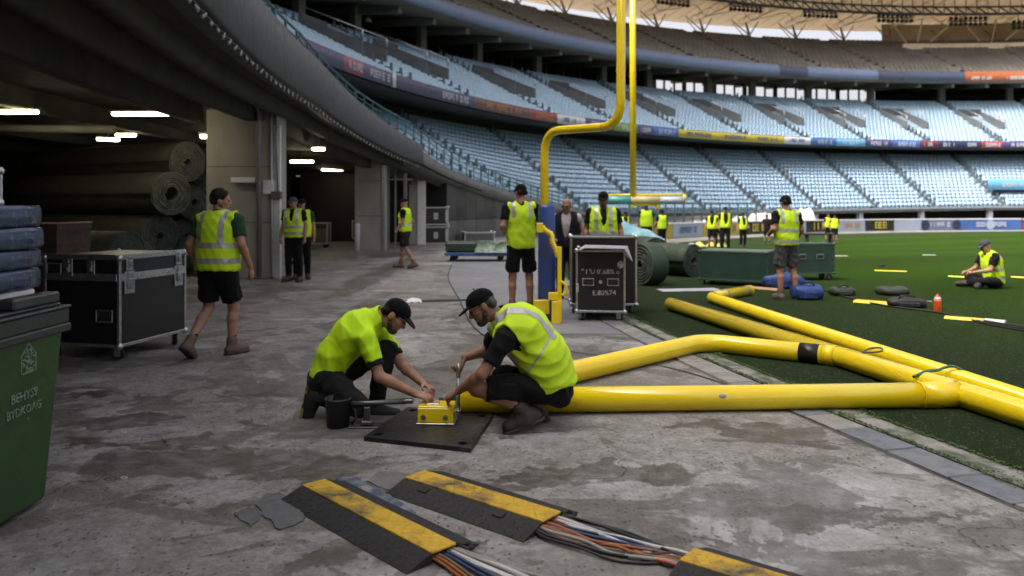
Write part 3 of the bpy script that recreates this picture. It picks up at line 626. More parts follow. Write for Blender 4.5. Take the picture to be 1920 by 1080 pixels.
# stringer that carries the stairs down to the pitch and the panelled wall beneath it
tp(sweep('stair_stringer', lambda t: [(57.4, zb(t) - .05), (56.85, zb(t)), (56.85, zt(t) + .02), (57.15, zt(t) + .03)], 169.55, 147.2, pm('stringer', (.15, .15, .152), .8, 0, (.11, .11, .11), 1), tun, .8))
WALLA = hit(836, 57.05); a = WALLA; k = 0
PANEL = [pm('wall_panel_%d' % i, tuple(.12 * f * c for c in (1, .985, .95)), .85, 0, tuple(.075 * f * c for c in (1, .985, .95)), 1.1, .3, .7, 18, .2, .01) for i, f in enumerate((1, .86, 1.12))]
while a > 148:
    b = a - 1.25
    tp(sweep('wall_panel', lambda t: [(57.02, 0.0), (57.0, .9), (57.04, .93), (57.0, .96), (57.0, zb(t) + .05)], a, b + .03, PANEL[k % 3], tun, .7)); a = b; k += 1
tp(sweep('light_leak_screen', lambda t: [(57.12, 0), (57.12, zb(t) + .04)], WALLA, 147.5, BLACKV, tun, 1))  # unseen dark sheet added to stop light leaking between the panels
m = MB(); q = [pol(57.0, WALLA, 0), pol(57.0, WALLA, zb(WALLA) + .1), pol(64, WALLA, 4), pol(64, WALLA, 0)]; m.add(q, [(0, 1, 2, 3)]); tp(m.build('wall_return', BLACKV, tun))  # coloured near-black so the opening reads as deep shade
# ceiling, ring beams, back wall, ends
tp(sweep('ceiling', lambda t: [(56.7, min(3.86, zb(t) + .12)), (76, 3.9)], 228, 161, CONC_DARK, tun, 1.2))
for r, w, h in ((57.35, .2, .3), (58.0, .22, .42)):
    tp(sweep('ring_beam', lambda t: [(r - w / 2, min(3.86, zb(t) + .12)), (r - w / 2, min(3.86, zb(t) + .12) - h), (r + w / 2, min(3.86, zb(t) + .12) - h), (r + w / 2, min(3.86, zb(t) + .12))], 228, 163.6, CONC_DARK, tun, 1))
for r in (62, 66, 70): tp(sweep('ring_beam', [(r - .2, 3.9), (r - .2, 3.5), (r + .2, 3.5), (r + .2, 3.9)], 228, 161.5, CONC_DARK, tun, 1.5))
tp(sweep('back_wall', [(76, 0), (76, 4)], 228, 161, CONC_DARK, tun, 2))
tp(sweep('header_wall', [(58.75, 3.9), (58.75, 3.32), (59.0, 3.32), (59.0, 3.9)], 228, 182.2, CONC_DARK, tun, 1))
m = MB(); m.add([pol(57, 161.2, 0), pol(76, 161.2, 0), pol(76, 161.2, 3.9), pol(57, 161.2, 2.2)], [(0, 1, 2, 3)]); tp(m.build('end_wall', BLACKV, tun))  # shade of the tunnel's depth painted as a near-black wall
def pier(Y, r0, r1, th, ztop, chan=.12):
    a = 180 - math.degrees(math.asin((Y - CY) / r0)); M = Matrix.Translation(pol(r0, a, 0)) @ Matrix.Rotation(R(180), 4, 'Z')   # x towards +X flipped: outwards is -X
    g = empty('pier', tun.location); g.parent = tun; g.matrix_parent_inverse = Matrix.Translation(tun.location).inverted(); g.location = pol(r0, a, 0)
    m = MB(); L_ = r1 - r0
    m.cbox(-L_, 0, 0, th, 0, ztop, .015); m.build('shaft', CONC_WALL, g)
    for z in (1.22, 2.44):
        m = MB(); m.box(-L_ + .02, -.02, -.004, .01, z, z + .014); m.build('form_joint', CONC_DARK, g)
    m = MB(); m.cbox(-chan * .5, chan * .6, -.05, .06, 0, ztop - .35, .006); m.build('edge_channel', WHITE_P if chan > .1 else STEEL, g)
    return g
pier(16.9, 57.45, 59.0, .7, 3.7, .13); pier(27.0, 57.45, 58.45, .8, 3.35, .10); pier(31.4, 57.5, 58.0, .5, 3.1, .3); pier(4.6, 57.6, 59, .7, 3.7)
# interior columns
for (X, Y) in ((-14, 27), (-14, 17.5), (-10.5, 36)):
    m = MB(); m.cbox(X - .35, X + .35, Y - .35, Y + .35, 0, 3.9, .02); tp(m.build('inner_column', CONC_DARK, tun))
# pipework and boxes on the near pier
def pipe(name, pts, r, mat_, rr=.18, n=8):
    m = MB(); m.tube(rounded(pts, rr) if rr else pts, r, n); return tp(m.build(name, mat_, tun))
GALV = pm('grey_conduit', (.3, .31, .33), .5, .5)
pipe('downpipe', [P(338, 95, 14.6), P(472, 182, 16.6), P(485, 205, 16.75), P(486, 519, 16.75)], .055, GALV, .12, 10)
pipe('conduit', [P(511, 150, 16.8), P(511, 200, 16.8), P(520, 203, 16.8)], .02, GALV, .05, 6); pipe('conduit', [P(509, 205, 16.82), P(511, 519, 16.82)], .022, WHITE_P, 0, 6); pipe('conduit', [P(517, 205, 16.8), P(521, 365, 16.8)], .018, GALV, 0, 6)
def wbox(name, px0, px1, py0, py1, Y, d, mat_):
    a, b = P(px0, py1, Y), P(px1, py0, Y); m = MB(); m.cbox(a.x, b.x, Y - d, Y, a.z, b.z, .01); return tp(m.build(name, mat_, tun))
wbox('junction_box', 513, 527, 191, 206, 16.86, .1, WHITE_P); wbox('switch_box', 495, 514, 338, 364, 16.87, .12, WHITE_P); wbox('socket_box', 512, 530, 359, 373, 16.87, .14, pm('mauve_box', (.12, .1, .11), .6)); wbox('wall_light_fitting', 436, 481, 333, 343, 16.87, .12, WHITE_P)
wbox('fuse_panel', 335, 372, 96, 128, 14.8, .35, BLACKV); wbox('hoist_motor', 350, 366, 128, 160, 14.8, .2, BLACKV)
pipe('heating_pipe', [P(-60, 240, 17.5), P(215, 243, 17.5)], .09, CONC_WALL, 0, 10)
pipe('curved_pipe', [P(655, 278, 26.6), P(668, 282, 26.6), P(672, 310, 26.6)], .11, GALV, .1, 8)
# lit strip lights
TUBE = emis('lit_tube', (1.0, .86, .55), 7.0); HOUS = pm('light_housing', (.25, .24, .22), .6)
lights = [(8, 213, 130, 0, 'leftmost lit strip light under the tunnel ceiling'), (268, 217, 118, 0, 'long lit strip light above the stacked turf rolls'), (236, 256, 40, 0, 'small lit strip light in the middle of the tunnel'), (203, 264, 42, 35, 'slanting lit strip light deep in the tunnel'), (396, 259, 44, 0, 'lit strip light just left of the near pier'), (404, 290, 34, 0, 'low lit strip light left of the near pier'), (597, 282, 27, 0, 'short lit strip light between the two piers'), (566, 305, 46, 0, 'long dim strip light right of the near pier'), (624, 320, 44, 0, 'farthest lit strip light left of the second pier')]
for px, py, w, rot, lab in lights:
    z = 3.42 if px < 300 else 3.08; Y = (z - EYE) * F / (HZ - py); X = (px - 960) / F * Y; L_ = w / F * Y
    g = empty('strip_light', (X, Y, z), R(rot), lab, 'light', 'lit strip lights in the tunnel')
    m = MB(); m.cbox(-L_ / 2, L_ / 2, -.09, .09, .07, .13, .01); m.build('housing', HOUS, g)
    m = MB(); m.cbox(-L_ / 2 + .03, L_ / 2 - .03, -.07, .07, .0, .068, .02); m.build('diffuser', TUBE, g)
    m = MB(); m.box(-.02, .02, -.02, .02, .13, .13 + (.4 if z > 3.2 else .7)); m.build('hanger', HOUS, g)
# string of small lamps along the fascia
g = empty('festoon_string', pol(56.62, 180, 3.7), 0, 'string of small clear lamps clipped along the fascia edge', 'light string'); off = -g.location
ps = []; a = 191.0
while a > 169.8: ps.append(pol(56.56, a, zb(a) - .05 - .02 * abs(math.sin(a * 9)))); a -= .18
m = MB(); m.tube([p + off for p in ps], .012, 4); m.build('cable', pm('light_cable', (.09, .095, .1), .6), g)
m = MB(); m.lathe([(.004, .05), (.02, .045), (.018, .02), (.03, -.005), (.03, -.03), (.012, -.05), (.001, -.052)], 8); lamp0 = m.build('lamp', pm('clear_lamp', (.3, .31, .33), .2, .3), g)
for i, p in enumerate(ps[::2]):
    o = lamp0 if i == 0 else lamp0.copy()
    if i: COL.objects.link(o)
    o.parent = g; o.location = p + off + Vector((0, 0, -.045)); o.rotation_euler = (random.uniform(-.7, .7), random.uniform(-.7, .7), 0)
# teal railing along the top of the fascia and down the stairs
rl = empty('stair_railing', pol(56.9, 165, 3), 0, 'teal metal railing running down along the edge of the stand', 'railing'); off = -rl.location
HR = [(147, .75), (165, .85), (170, .8), (176, .6), (196, .55)]
for f in (1.0, .74, .48, .22):
    m = MB(); m.tube([pol(56.95, t, zt(t) + lerp_tab(t, HR) * f) + off for t in np.arange(196, 147, -.5)], .03 if f == 1 else .018, 5); m.build('rail', TEAL, rl)
t = 195.0; k = 0
while t > 147:
    m = MB(); b = pol(56.95, t, zt(t)); w = .04 if k % 4 == 0 else .022; m.box(-w, w, -w, w, 0, lerp_tab(t, HR), M=Matrix.Translation(b + off)); m.build('post', TEAL, rl); t -= .95; k += 1
# steel gate frame between the second and third piers
gt = empty('steel_gate', P(735, 470, 26.9).xyz * 1, 0, 'tall galvanised gate frame standing open between the piers', 'gate'); gt.location.z = 0; off = -gt.location
def gbar(name, px0, px1, py0, py1, Y, d=.08, mt=STEEL):
    a, b = P(px0, py1, Y), P(px1, py0, Y); m = MB(); m.box(a.x, b.x, Y - d / 2, Y + d / 2, max(a.z, 0), b.z, M=Matrix.Translation(off)); return m.build(name, mt, gt)
gbar('leaf', 697, 714, 262, 476, 27.6, .1, pm('gate_leaf', (.13, .15, .18), .5, .4)); gbar('post', 726, 730, 290, 470, 28.4); gbar('post', 740, 743, 300, 465, 29); gbar('post', 757, 763, 285, 462, 29.5, .1); gbar('transom', 690, 772, 304, 309, 28.6); gbar('transom', 690, 772, 335, 338, 28.8)
# festoon of pale junk above the transom
m = MB(); [m.cbox(-.16 + i * .3, .08 + i * .3, -.05, .05, 0, .1 + .03 * (i % 2), .01, M=Matrix.Translation(P(718, 318, 29))) for i in range(3)]; tp(m.build('bracket_cluster', ALU, tun))
m = MB(); m.lathe([(.001, 0), (.09, 0), (.09, .93), (.08, .96), (.001, .97)], 14); o = m.build('bollard', WHITE_P); o.location = G(670, 471); tag(o, 'short white bollard at the foot of the second pier', 'bollard')
# wire cage trolleys deep inside
def cage(loc, rz, lab):
    g = empty('cage_trolley', loc, rz, lab, 'trolley', 'wire cage trolleys in the tunnel'); m = MB()
    for x in (-.6, .6):
        for y in (-.4, .4): m.box(x - .025, x + .025, y - .025, y + .025, .15, .95)
    for z in (.17, .93):
        for y in (-.4, .4): m.box(-.6, .6, y - .02, y + .02, z - .02, z + .02)
        for x in (-.6, .6): m.box(x - .02, x + .02, -.4, .4, z - .02, z + .02)
    m.build('frame', ALU, g); m = MB()
    for i in range(11): m.box(-.55 + i * .11, -.545 + i * .11, -.405, -.398, .17, .93)
    for i in range(6): m.box(-.6, .6, -.408, -.402, .25 + i * .12, .255 + i * .12)
    m.build('mesh_panel', STEEL, g); m = MB(); m.cbox(-.5, .5, -.33, .33, .19, .7, .03); m.build('load', pm('cage_load', (.12, .1, .05), .8), g)
    for x in (-.5, .5):
        for y in (-.3, .3): m = MB(); m.tube([(x, y - .02, .075), (x, y + .02, .075)], .075, 10); m.build('caster', RUBBER, g)
cage((-7.55, 29.3, 0), .1, 'wire cage trolley just left of the second pier in the tunnel'); cage((-9.0, 29.5, 0), -.1, 'wire cage trolley beside the men at the near pier'); cage((-6.4, 34.0, 0), .2, 'wire cage trolley behind the second pier')
# ------------------------------------------------------------ rolled turf
def roll_mesh(name, rad, length, turns=5, th=None, hole=.16, wob=.012, seed=0, seg=20, nl=7):
    rnd = random.Random(seed); n = turns * seg; r0 = rad * hole; pitch = (rad - r0) / turns; th = pitch * .80
    ring = []
    for i in range(n + 1):
        t = i / seg; a = 2 * math.pi * t; r = r0 + pitch * t + rnd.uniform(-1, 1) * pitch * .07
        ring.append((a, r))
    V = []; Fq = []
    for s in range(nl + 1):
        x = length * s / nl; ph = rnd.uniform(0, 6)
        e = rnd.uniform(-.02, .02) * rad if s in (0, nl) else 0
        for (a, r) in ring:
            sag = 1 - .05 * (1 - math.sin(a)) * .5; w = 1 + wob * math.sin(a * 2 + ph)
            j = rnd.uniform(-.012, .012) if s in (0, nl) else 0
            V.append((x + j + e, (r + th * .5) * math.cos(a) * w, (r + th * .5) * math.sin(a) * w * sag)); V.append((x + j + e, (r - th * .5) * math.cos(a) * w, (r - th * .5) * math.sin(a) * w * sag))
    k = 2 * (n + 1)
    for s in range(nl):
        for i in range(n):
            o = s * k + 2 * i
            Fq.append((o, o + 2, o + 2 + k, o + k)); Fq.append((o + 1, o + 1 + k, o + 3 + k, o + 3))
        for i in (0, n): o = s * k + 2 * i; Fq.append((o, o + k, o + k + 1, o + 1))
    for s in (0, nl):
        for i in range(n): o = s * k + 2 * i; Fq.append((o, o + 1, o + 3, o + 2) if s == 0 else (o, o + 2, o + 3, o + 1))
    nb = nl * (2 * n + 2); me_o = np_mesh(name, V, Fq, [], None, True, midx=[0] * nb + [1] * (len(Fq) - nb)); return me_o
def turf_roll(end, axis, rad, length, mats, label, group, seed=0, turns=5, hole=.16):
    o = roll_mesh('turf_roll', rad, length, turns, hole=hole, seed=seed); ax = Vector(axis).normalized()
    for m_ in mats: o.data.materials.append(m_)
    z = Vector((0, 0, 1)); y = z.cross(ax).normalized(); z2 = ax.cross(y)
    M = Matrix((ax, y, z2)).transposed().to_4x4(); M.translation = Vector(end); o.matrix_world = M
    return tag(o, label, 'turf roll', group)
TG = [pm('roll_dark', (.016, .019, .013), .8, 0, (.03, .03, .022), 2.2, .45, .7, 60, .5, .01), pm('roll_grey', (.02, .024, .018), .8, 0, (.036, .036, .028), 5, .4, .7, 60, .5, .01), pm('roll_tan', (.11, .095, .068), .85, 0, (.06, .055, .04), 3, .4, .7, 60, .5, .01), pm('roll_teal', (.04, .085, .075), .8, 0, (.07, .1, .09), 4, .4, .7, 60, .5, .01), pm('roll_green', (.018, .042, .02), .65, 0, (.045, .065, .043), 3, .5, .75, 70, .35, .008)]
ENDS = [pm('roll_end_a', (.10, .115, .105), .85, 0, (.05, .06, .052), 7, .4, .65, 60, .6, .012), pm('roll_end_b', (.06, .075, .062), .85, 0, (.03, .04, .032), 7, .4, .65, 60, .6, .012), pm('roll_end_c', (.13, .14, .13), .85, 0, (.06, .068, .06), 7, .4, .65, 60, .6, .012)]  # paler than the roll bodies: light on the spiral ends is in the colour
Q = 'dark turf rolls stacked in the tunnel'
def trl(px, py, rp, Y, mi, L_, lab, seed, yaw=28, turns=5, hole=.16):
    turns += 3
    c = P(px, py, Y); ax = (-math.cos(R(yaw)), math.sin(R(yaw)), 0); turf_roll(c, ax, rp / F * Y, L_, [TG[mi], ENDS[(mi + seed) % 3]], lab, Q, seed, turns, hole)
trl(322, 363, 43, 17.0, 1, 6, 'pale grey ended turf roll in the middle of the tunnel stack', 1, 30, 4, .3)
trl(300, 441, 41, 17.1, 1, 6, 'grey ended turf roll directly under the pale ended one', 2, 30, 5)
trl(352, 303, 40, 17.6, 0, 6, 'topmost dark turf roll at the front of the tunnel stack', 3, 30, 5)
trl(386, 314, 37, 18.2, 0, 6, 'dark turf roll right of the topmost one', 4, 32, 4); trl(408, 346, 33, 18.8, 0, 6, 'dark turf roll half hidden by the near pier, upper row', 5, 32, 4)
trl(366, 378, 36, 18.0, 0, 6, 'dark turf roll right of the pale ended roll', 6, 31, 5); trl(403, 410, 34, 18.6, 0, 6, 'dark turf roll behind the walking man, beside the pier', 7, 31, 4)
trl(349, 442, 36, 18.1, 0, 6, 'dark turf roll low in the stack left of the walking man', 8, 31, 4); trl(388, 478, 34, 17.6, 3, 6, 'teal tinted turf roll on the floor at the foot of the pier', 9, 30, 5); trl(352, 488, 33, 17.9, 3, 6, 'teal roll on the floor behind the flight case', 10, 30, 5)
trl(240, 474, 42, 13.6, 2, 5, 'tan backed turf roll lying behind the flight case lid', 11, 22, 5, .2); trl(268, 484, 32, 14.6, 0, 5, 'small dark roll beside the tan backed roll', 12, 22, 5, .2); trl(225, 531, 30, 13.3, 2, 5, 'tan roll on the floor hidden behind the flight case', 13, 22, 5)
for i, (X, Y, z) in enumerate(((-16, 24.5, .5), (-16, 25.6, .5), (-16.2, 25, 1.35))): turf_roll((X, Y, z), (-1, .2, 0), .48, 4, [TG[0], ENDS[1]], ('dark roll deep in the tunnel, lower front', 'dark roll deep in the tunnel, lower back', 'dark roll deep in the tunnel, upper')[i], Q, 20 + i)
# green rolls out on the pitch edge
Q2 = 'green turf rolls on the pitch edge'
def groll(px, py, rpx, ax, L_, lab, seed, turns, hole):
    Y = EYE * F / (py - HZ + rpx); r = rpx / F * Y; c = P(px, py, Y); c.z = r * .97 + gz(c.x, Y); turf_roll(c, ax, r, L_, [TG[4], ENDS[1]], lab, Q2, seed, turns, hole)
groll(1199, 494, 41, (.86, .5, 0), .40, 'large green turf roll right behind the black road cases', 30, 6, .16)
groll(1230, 475, 33, (-.35, .93, 0), 1.5, 'green turf roll between the two others, partly hidden', 31, 5, .25)
groll(1301, 487, 32, (-.62, .78, 0), 1.35, 'green turf roll showing its spiral end beside the dark green case', 32, 6, .2)
# ------------------------------------------------------------ fallen goal posts (all of these pipes are welded together or lie on the ground)
rp = .1
A_0, A_1 = Vector((-.40, 5.93, rp)), Vector((3.50, 6.13, rp)); B0, B1, B2 = Vector((-.30, 6.12, rp)), Vector((2.10, 8.50, rp)), Vector((3.14, 7.76, rp))
C0, C1 = Vector((2.41, 11.75, rp)), Vector((4.95, -.6, rp))
C1 = C0 + (Vector((3.68, 5.57, rp)) - C0) * 1.62
fp = empty('goal_post_frame', (3.2, 7.5, 0), 0, 'large yellow goal post frame lying across concrete and turf', 'goal post'); off = -fp.location
def yp(name, pts, r, par, o, mt=YELLOW, n=28, rr=0): m = MB(); m.tube([p + o for p in (rounded(pts, rr, 8) if rr else pts)], r, n); return m.build(name, mt, par)
yp('crossbar', [C0, C1], rp, fp, off)
dB = (B2 - B1).normalized(); yp('bent_strut', [B0, B1, B2 + dB * .05], rp * .96, fp, off, rr=.28)
dA = (A_1 - A_0).normalized(); yp('base_strut', [A_0, A_1 + dA * .02], rp * .97, fp, off)
yp('sleeve', [A_1 - dA * .28, A_1 + dA * .03], rp * 1.03, fp, off); yp('tape_band', [B2 - dB * .24, B2 - dB * .05], rp * 1.0, fp, off, BLACK_TAPE); yp('collar', [B2 - dB * .02, B2 + dB * .09], rp * 1.02, fp, off)
def weld(c, ax, r, name='weld_bead'):
    m = MB(); ax = ax.normalized(); u = ax.orthogonal().normalized(); w = ax.cross(u); m.tube([c + off + (u * math.cos(t * .5236 / 2) + w * math.sin(t * .5236 / 2)) * r for t in range(24)], .009, 6, closed=True); m.build(name, YEL_MARK, fp)
weld(A_1 + dA * .035, dA, rp * 1.03); weld(B2 + dB * .095, dB, rp * 1.0); weld(A_1 - dA * .28, dA, rp * 1.01)
m = MB(); u = dA; m.ball(A_0 + off + dA * 2.02 + Vector((0, -.092, .035)), .03, 10, sc=(1, .25, .7)); m.build('paint_chip', pm('chipped_paint', (.5, .47, .38), .6), fp)
D0, D1, D2 = Vector((4.22, 13.75, .09)), Vector((3.26, 12.75, .09)), Vector((3.26, 12.75, .09)) + (Vector((3.87, 6.95, .09)) - Vector((3.28, 12.7, .09))) * 2.0
g2 = empty('upright_pole', (3.6, 10, 0), 0, 'second yellow pole with a bent end lying beside the frame', 'pole'); o2 = -g2.location
yp('shaft', [D0, D1, D2], .088, g2, o2, rr=.2)
dd = (D0 - D1).normalized(); yp('ring', [D0 - dd * .14, D0 - dd * .10], .093, g2, o2, STEEL); yp('ring', [D0 - dd * .9, D0 - dd * .86], .092, g2, o2, STEEL); yp('end_cap', [D0 - dd * .02, D0 + dd * .02], .091, g2, o2)
# green strap tying the two together
dC = (C1 - C0).normalized(); GS = pm('green_strap', (.03, .14, .09), .6)
sc_ = C0 + dC * 5.35
m = MB(); m.tube(bez([sc_ + Vector((-.12, -.02, .06)), sc_ + Vector((.0, 0, .102)), sc_ + Vector((.13, .06, .1)), sc_ + Vector((.27, .22, .085)), sc_ + Vector((.36, .2, .1)), sc_ + Vector((.46, .12, .02))], 6), .013, 6); tag(m.build('lashing_strap', GS), 'green strap lashed over the yellow poles', 'strap')
sc_ = C0 + dC * 4.5
m = MB(); m.tube(bez([sc_ + Vector((.02, .0, .105)), sc_ + Vector((.12, .1, .12)), sc_ + Vector((.22, .1, .13)), sc_ + Vector((.2, 0, .12)), sc_ + Vector((.1, -.03, .11)), sc_ + Vector((.0, 0, .104))], 6), .009, 6); tag(m.build('wire_loop', pm('dark_wire', (.05, .08, .09), .5)), 'small looped dark wire on the yellow poles', 'wire')
# ------------------------------------------------------------ base plate with its yellow bracket
pl = [G(682, 827), G(882, 849), G(925, 783), G(765, 770)]
c = sum(pl, Vector()) / 4; g = empty('base_plate', (c.x, c.y, 0), 0, 'black steel base plate carrying a yellow bracket between the two crouching men', 'base plate')
PLATE = pm('black_steel_plate', (.018, .019, .021), .42, .35, (.12, .12, .12), 5, .58, .85, 40, .15, .003)
def hole_plate(poly, z0, z1, holes, r):
    bm = bmesh.new(); vs = [bm.verts.new((x, y, z1)) for x, y in poly]
    es = [bm.edges.new((vs[i], vs[(i + 1) % len(vs)])) for i in range(len(vs))]
    for hx, hy in holes:
        hv = [bm.verts.new((hx + r * math.cos(t * math.pi / 6), hy + r * math.sin(t * math.pi / 6), z1)) for t in range(12)]
        es += [bm.edges.new((hv[i], hv[(i + 1) % 12])) for i in range(12)]
    bmesh.ops.triangle_fill(bm, use_beauty=True, edges=es)
    fs = list(bm.faces); r_ = bmesh.ops.extrude_face_region(bm, geom=fs); bmesh.ops.translate(bm, verts=[v for v in r_['geom'] if isinstance(v, bmesh.types.BMVert)], vec=(0, 0, z0 - z1))
    bmesh.ops.recalc_face_normals(bm, faces=bm.faces); me = bpy.data.meshes.new('plate'); bm.to_mesh(me); bm.free(); return me
poly = [((p - c).x, (p - c).y) for p in pl]
inn = [(Vector((x, y)) * .80) for x, y in poly]
link_mesh('plate', hole_plate(poly, .0, .03, inn, .032), g, [PLATE])
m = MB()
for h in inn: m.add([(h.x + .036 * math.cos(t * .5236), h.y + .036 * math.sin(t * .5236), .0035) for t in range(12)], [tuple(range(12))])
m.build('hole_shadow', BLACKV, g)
bw, bd_ = .128, .09; bc = P(818, 806, 5.56); bc.z = .03; bo = Vector((bc.x - c.x, 5.62 - c.y, .03))
m = MB(); T = Matrix.Translation(bo) @ Matrix.Rotation(R(-3), 4, 'Z')
m.cbox(-bw - .01, bw + .01, -bd_ - .01, bd_ + .01, 0, .012, .003, M=T); m.build('bracket_foot', STEEL, g)
m = MB(); m.cbox(-bw, bw, -bd_, -bd_ + .014, .012, .118, .004, M=T); m.cbox(-bw, bw, bd_ - .014, bd_, .012, .118, .004, M=T); m.cbox(-bw, -bw + .014, -bd_ + .0142, bd_ - .0142, .012, .117, .003, M=T); m.cbox(bw - .014, bw, -bd_ + .0142, bd_ - .0142, .012, .117, .003, M=T)
m.cbox(-bw + .002, bw - .002, -bd_ + .002, bd_ - .002, .1182, .13, .004, M=T); m.build('bracket', YELLOW, g)
for x in (-.085, .075):
    m = MB(); m.tube([T @ Vector((x, -bd_ - .012, .055)), T @ Vector((x, -bd_ + .0, .055))], .019, 6, smooth=False); m.tube([T @ Vector((x, -bd_ - .018, .055)), T @ Vector((x, -bd_ - .01, .055))], .011, 10); m.build('bolt', STEEL, g)
m = MB(); m.cbox(-.07, .02, -.03, .03, .1302, .136, .002, M=T); m.build('cover_tab', ALU, g)
fl = A_0 - Vector((c.x, c.y, 0)); m = MB(); m.tube([fl - dA * .05, fl - dA * .03], .085, 24); m.tube([fl - dA * .16, fl - dA * .05], .03, 12); m.build('flange', DARK_GREEN, g)
# upright spud bar held by the second man
tb = P(859, 775, 5.74); m = MB(); m.tube([(0, 0, -.04), (.002, .002, .22)], .014, 10); m.tube([(.002, .002, .22), (.004, .003, .32)], .018, 10); m.tube([(0, 0, -.045), (0, 0, -.02)], .022, 6); o = m.build('socket_wrench', STEEL); o.location = (tb.x, 5.74, .105); tag(o, 'steel socket wrench held upright by the man in the vest', 'wrench')
# bucket with a ratchet bar lying across it
b0 = G(634, 799); g = empty('bucket', b0, 0, 'small dark grey bucket standing beside the kneeling man', 'bucket'); BK = pm('dark_grey_bucket', (.04, .042, .047), .45, 0, (.075, .075, .075), 9, .55, .8)
m = MB(); m.lathe([(.001, .004), (.078, .004), (.08, .0), (.092, .195), (.097, .196), (.097, .207), (.090, .207), (.076, .02), (.001, .018)], 24); m.build('shell', BK, g)
m = MB(); m.tube([(.088, -.0, .15), (.13, -.01, .12), (.135, -.01, .06), (.1, 0, .02)], .012, 8); m.build('handle', BK, g)
m = MB(); m.cbox(.08, .36, -.07, .05, 0.0, .012, .004); m.cbox(.17, .26, -.05, .0, .012, .05, .01); m.cbox(.19, .235, -.04, -.0, .05, .146, .006); m.build('foot_pedal', BK, g)
m = MB(); p0 = P(658, 757, 5.58); p1 = P(762, 752, 5.62); m.tube([p0, p0.lerp(p1, .3), p1], [.018, .016, .022], 10); m.cbox(-.05, .05, -.02, .02, -.016, .016, .006, M=Matrix.Translation(p1)); tag(m.build('breaker_bar', pm('gunmetal', (.16, .16, .17), .4, .8)), 'grey breaker bar resting between the bucket and the kneeling man', 'tool')
# ------------------------------------------------------------ road cases
def caster(g, x, y, r=.06, rz=0):
    o = empty('caster', (x, y, 0), rz); o.parent = g
    m = MB(); m.tube([(-.02, 0, r), (.02, 0, r)], r, 14); m.tube([(-.024, 0, r), (.024, 0, r)], r * .4, 8); m.build('wheel', RUBBER, o)
    m = MB(); m.box(-.03, -.024, -.03, .03, r * .6, r * 2.1); m.box(.024, .03, -.03, .03, r * .6, r * 2.1); m.box(-.045, .045, -.045, .045, r * 2.1, r * 2.3); m.build('fork', STEEL, o)
def road_case(name, loc, rz, w, d, h, label, cat='road case', body=CASE_BLACK, rail=ALU, lid=None, rt=.022, group=None, cas=True, latches=(), handles=(), cr=.055, label_plate=False):
    """w along x, d along y; front is -y"""
    g = empty(name, loc, rz, label, cat, group); b = cr * 2.3 if cas else 0.0; hw, hd = w / 2, d / 2
    m = MB(); m.cbox(-hw + .006, hw - .006, -hd + .006, hd - .006, b, b + h, .004); m.build('body', body, g)
    t = rt
    for z in ([b, b + h - t] + ([b + lid - t, b + lid + .004] if lid else [])):
        for sy in (-1, 1):
            m = MB(); m.cbox(-hw + t, hw - t, min(sy * hd, sy * (hd - t)), max(sy * hd, sy * (hd - t)), z, z + t, .003); m.build('edge_rail', rail, g)
        for sx in (-1, 1):
            m = MB(); m.cbox(min(sx * hw, sx * (hw - t)), max(sx * hw, sx * (hw - t)), -hd + t, hd - t, z, z + t, .003); m.build('edge_rail', rail, g)
    for z in (b, b + h - t):      # the outer faces of the top and bottom carry the rail inwards a little
        pass
    for sx in (-1, 1):
        for sy in (-1, 1):
            m = MB(); m.cbox(min(sx * hw, sx * (hw - t)), max(sx * hw, sx * (hw - t)), min(sy * hd, sy * (hd - t)), max(sy * hd, sy * (hd - t)), b + t * .5, b + h - t * .5, .003); m.build('corner_rail', rail, g)
            for z in (b + .012, b + h - .012):
                m = MB(); m.ball((sx * (hw - .012), sy * (hd - .012), z), t * 1.25, 10); m.build('ball_corner', rail, g)
            if cas: caster(g, sx * (hw - .09), sy * (hd - .09), cr, random.uniform(0, 3))
    # brace plates with latches: (face, u, z) face 'f' front(-y) 'l' left(-x) 'r' right(+x)
    def face(f, u, z): return {'f': Matrix.Translation((u, -hd, z)), 'l': Matrix.Translation((-hw, -u, z)) @ Matrix.Rotation(R(-90), 4, 'Z'), 'r': Matrix.Translation((hw, u, z)) @ Matrix.Rotation(R(90), 4, 'Z')}[f]
    for f, u, z, s in latches:
        M = face(f, u, b + z); o = empty('latch'); o.parent = g; o.matrix_local = M
        m = MB(); m.cbox(-.055 * s, .055 * s, -.008, .001, -.085 * s, .085 * s, .003); m.build('dish', ALU, o)
        m = MB(); m.cbox(-.03 * s, .03 * s, -.024, -.0082, -.05 * s, .03 * s, .004); m.tube([(0, -.022, -.02 * s), (0, -.032, -.02 * s)], .022 * s, 10); m.cbox(-.022 * s, .022 * s, -.018, -.0083, .036 * s, .075 * s, .003); m.build('butterfly', STEEL, o)
    for f, u, z, s in handles:
        M = face(f, u, b + z); o = empty('handle'); o.parent = g; o.matrix_local = M
        m = MB(); w_, h_ = .085 * s, .055 * s
        m.cbox(-w_, w_, -.008, .001, h_ - .014, h_, .003); m.cbox(-w_, w_, -.008, .001, -h_, -h_ + .014, .003); m.cbox(-w_, -w_ + .014, -.0078, .001, -h_ + .0142, h_ - .0142, .003); m.cbox(w_ - .014, w_, -.0078, .001, -h_ + .0142, h_ - .0142, .003); m.build('rim', ALU, o)
        m = MB(); m.box(-w_ + .014, w_ - .014, -.002, .0008, -h_ + .014, h_ - .014); m.build('recess', BLACKV, o)
        m = MB(); m.tube(rounded([(-w_ * .66, -.003, h_ * .5), (-w_ * .66, -.016, -h_ * .3), (w_ * .66, -.016, -h_ * .3), (w_ * .66, -.003, h_ * .5)], .012, 3), .007, 6); m.build('grip', RUBBER, o)
    return g, b
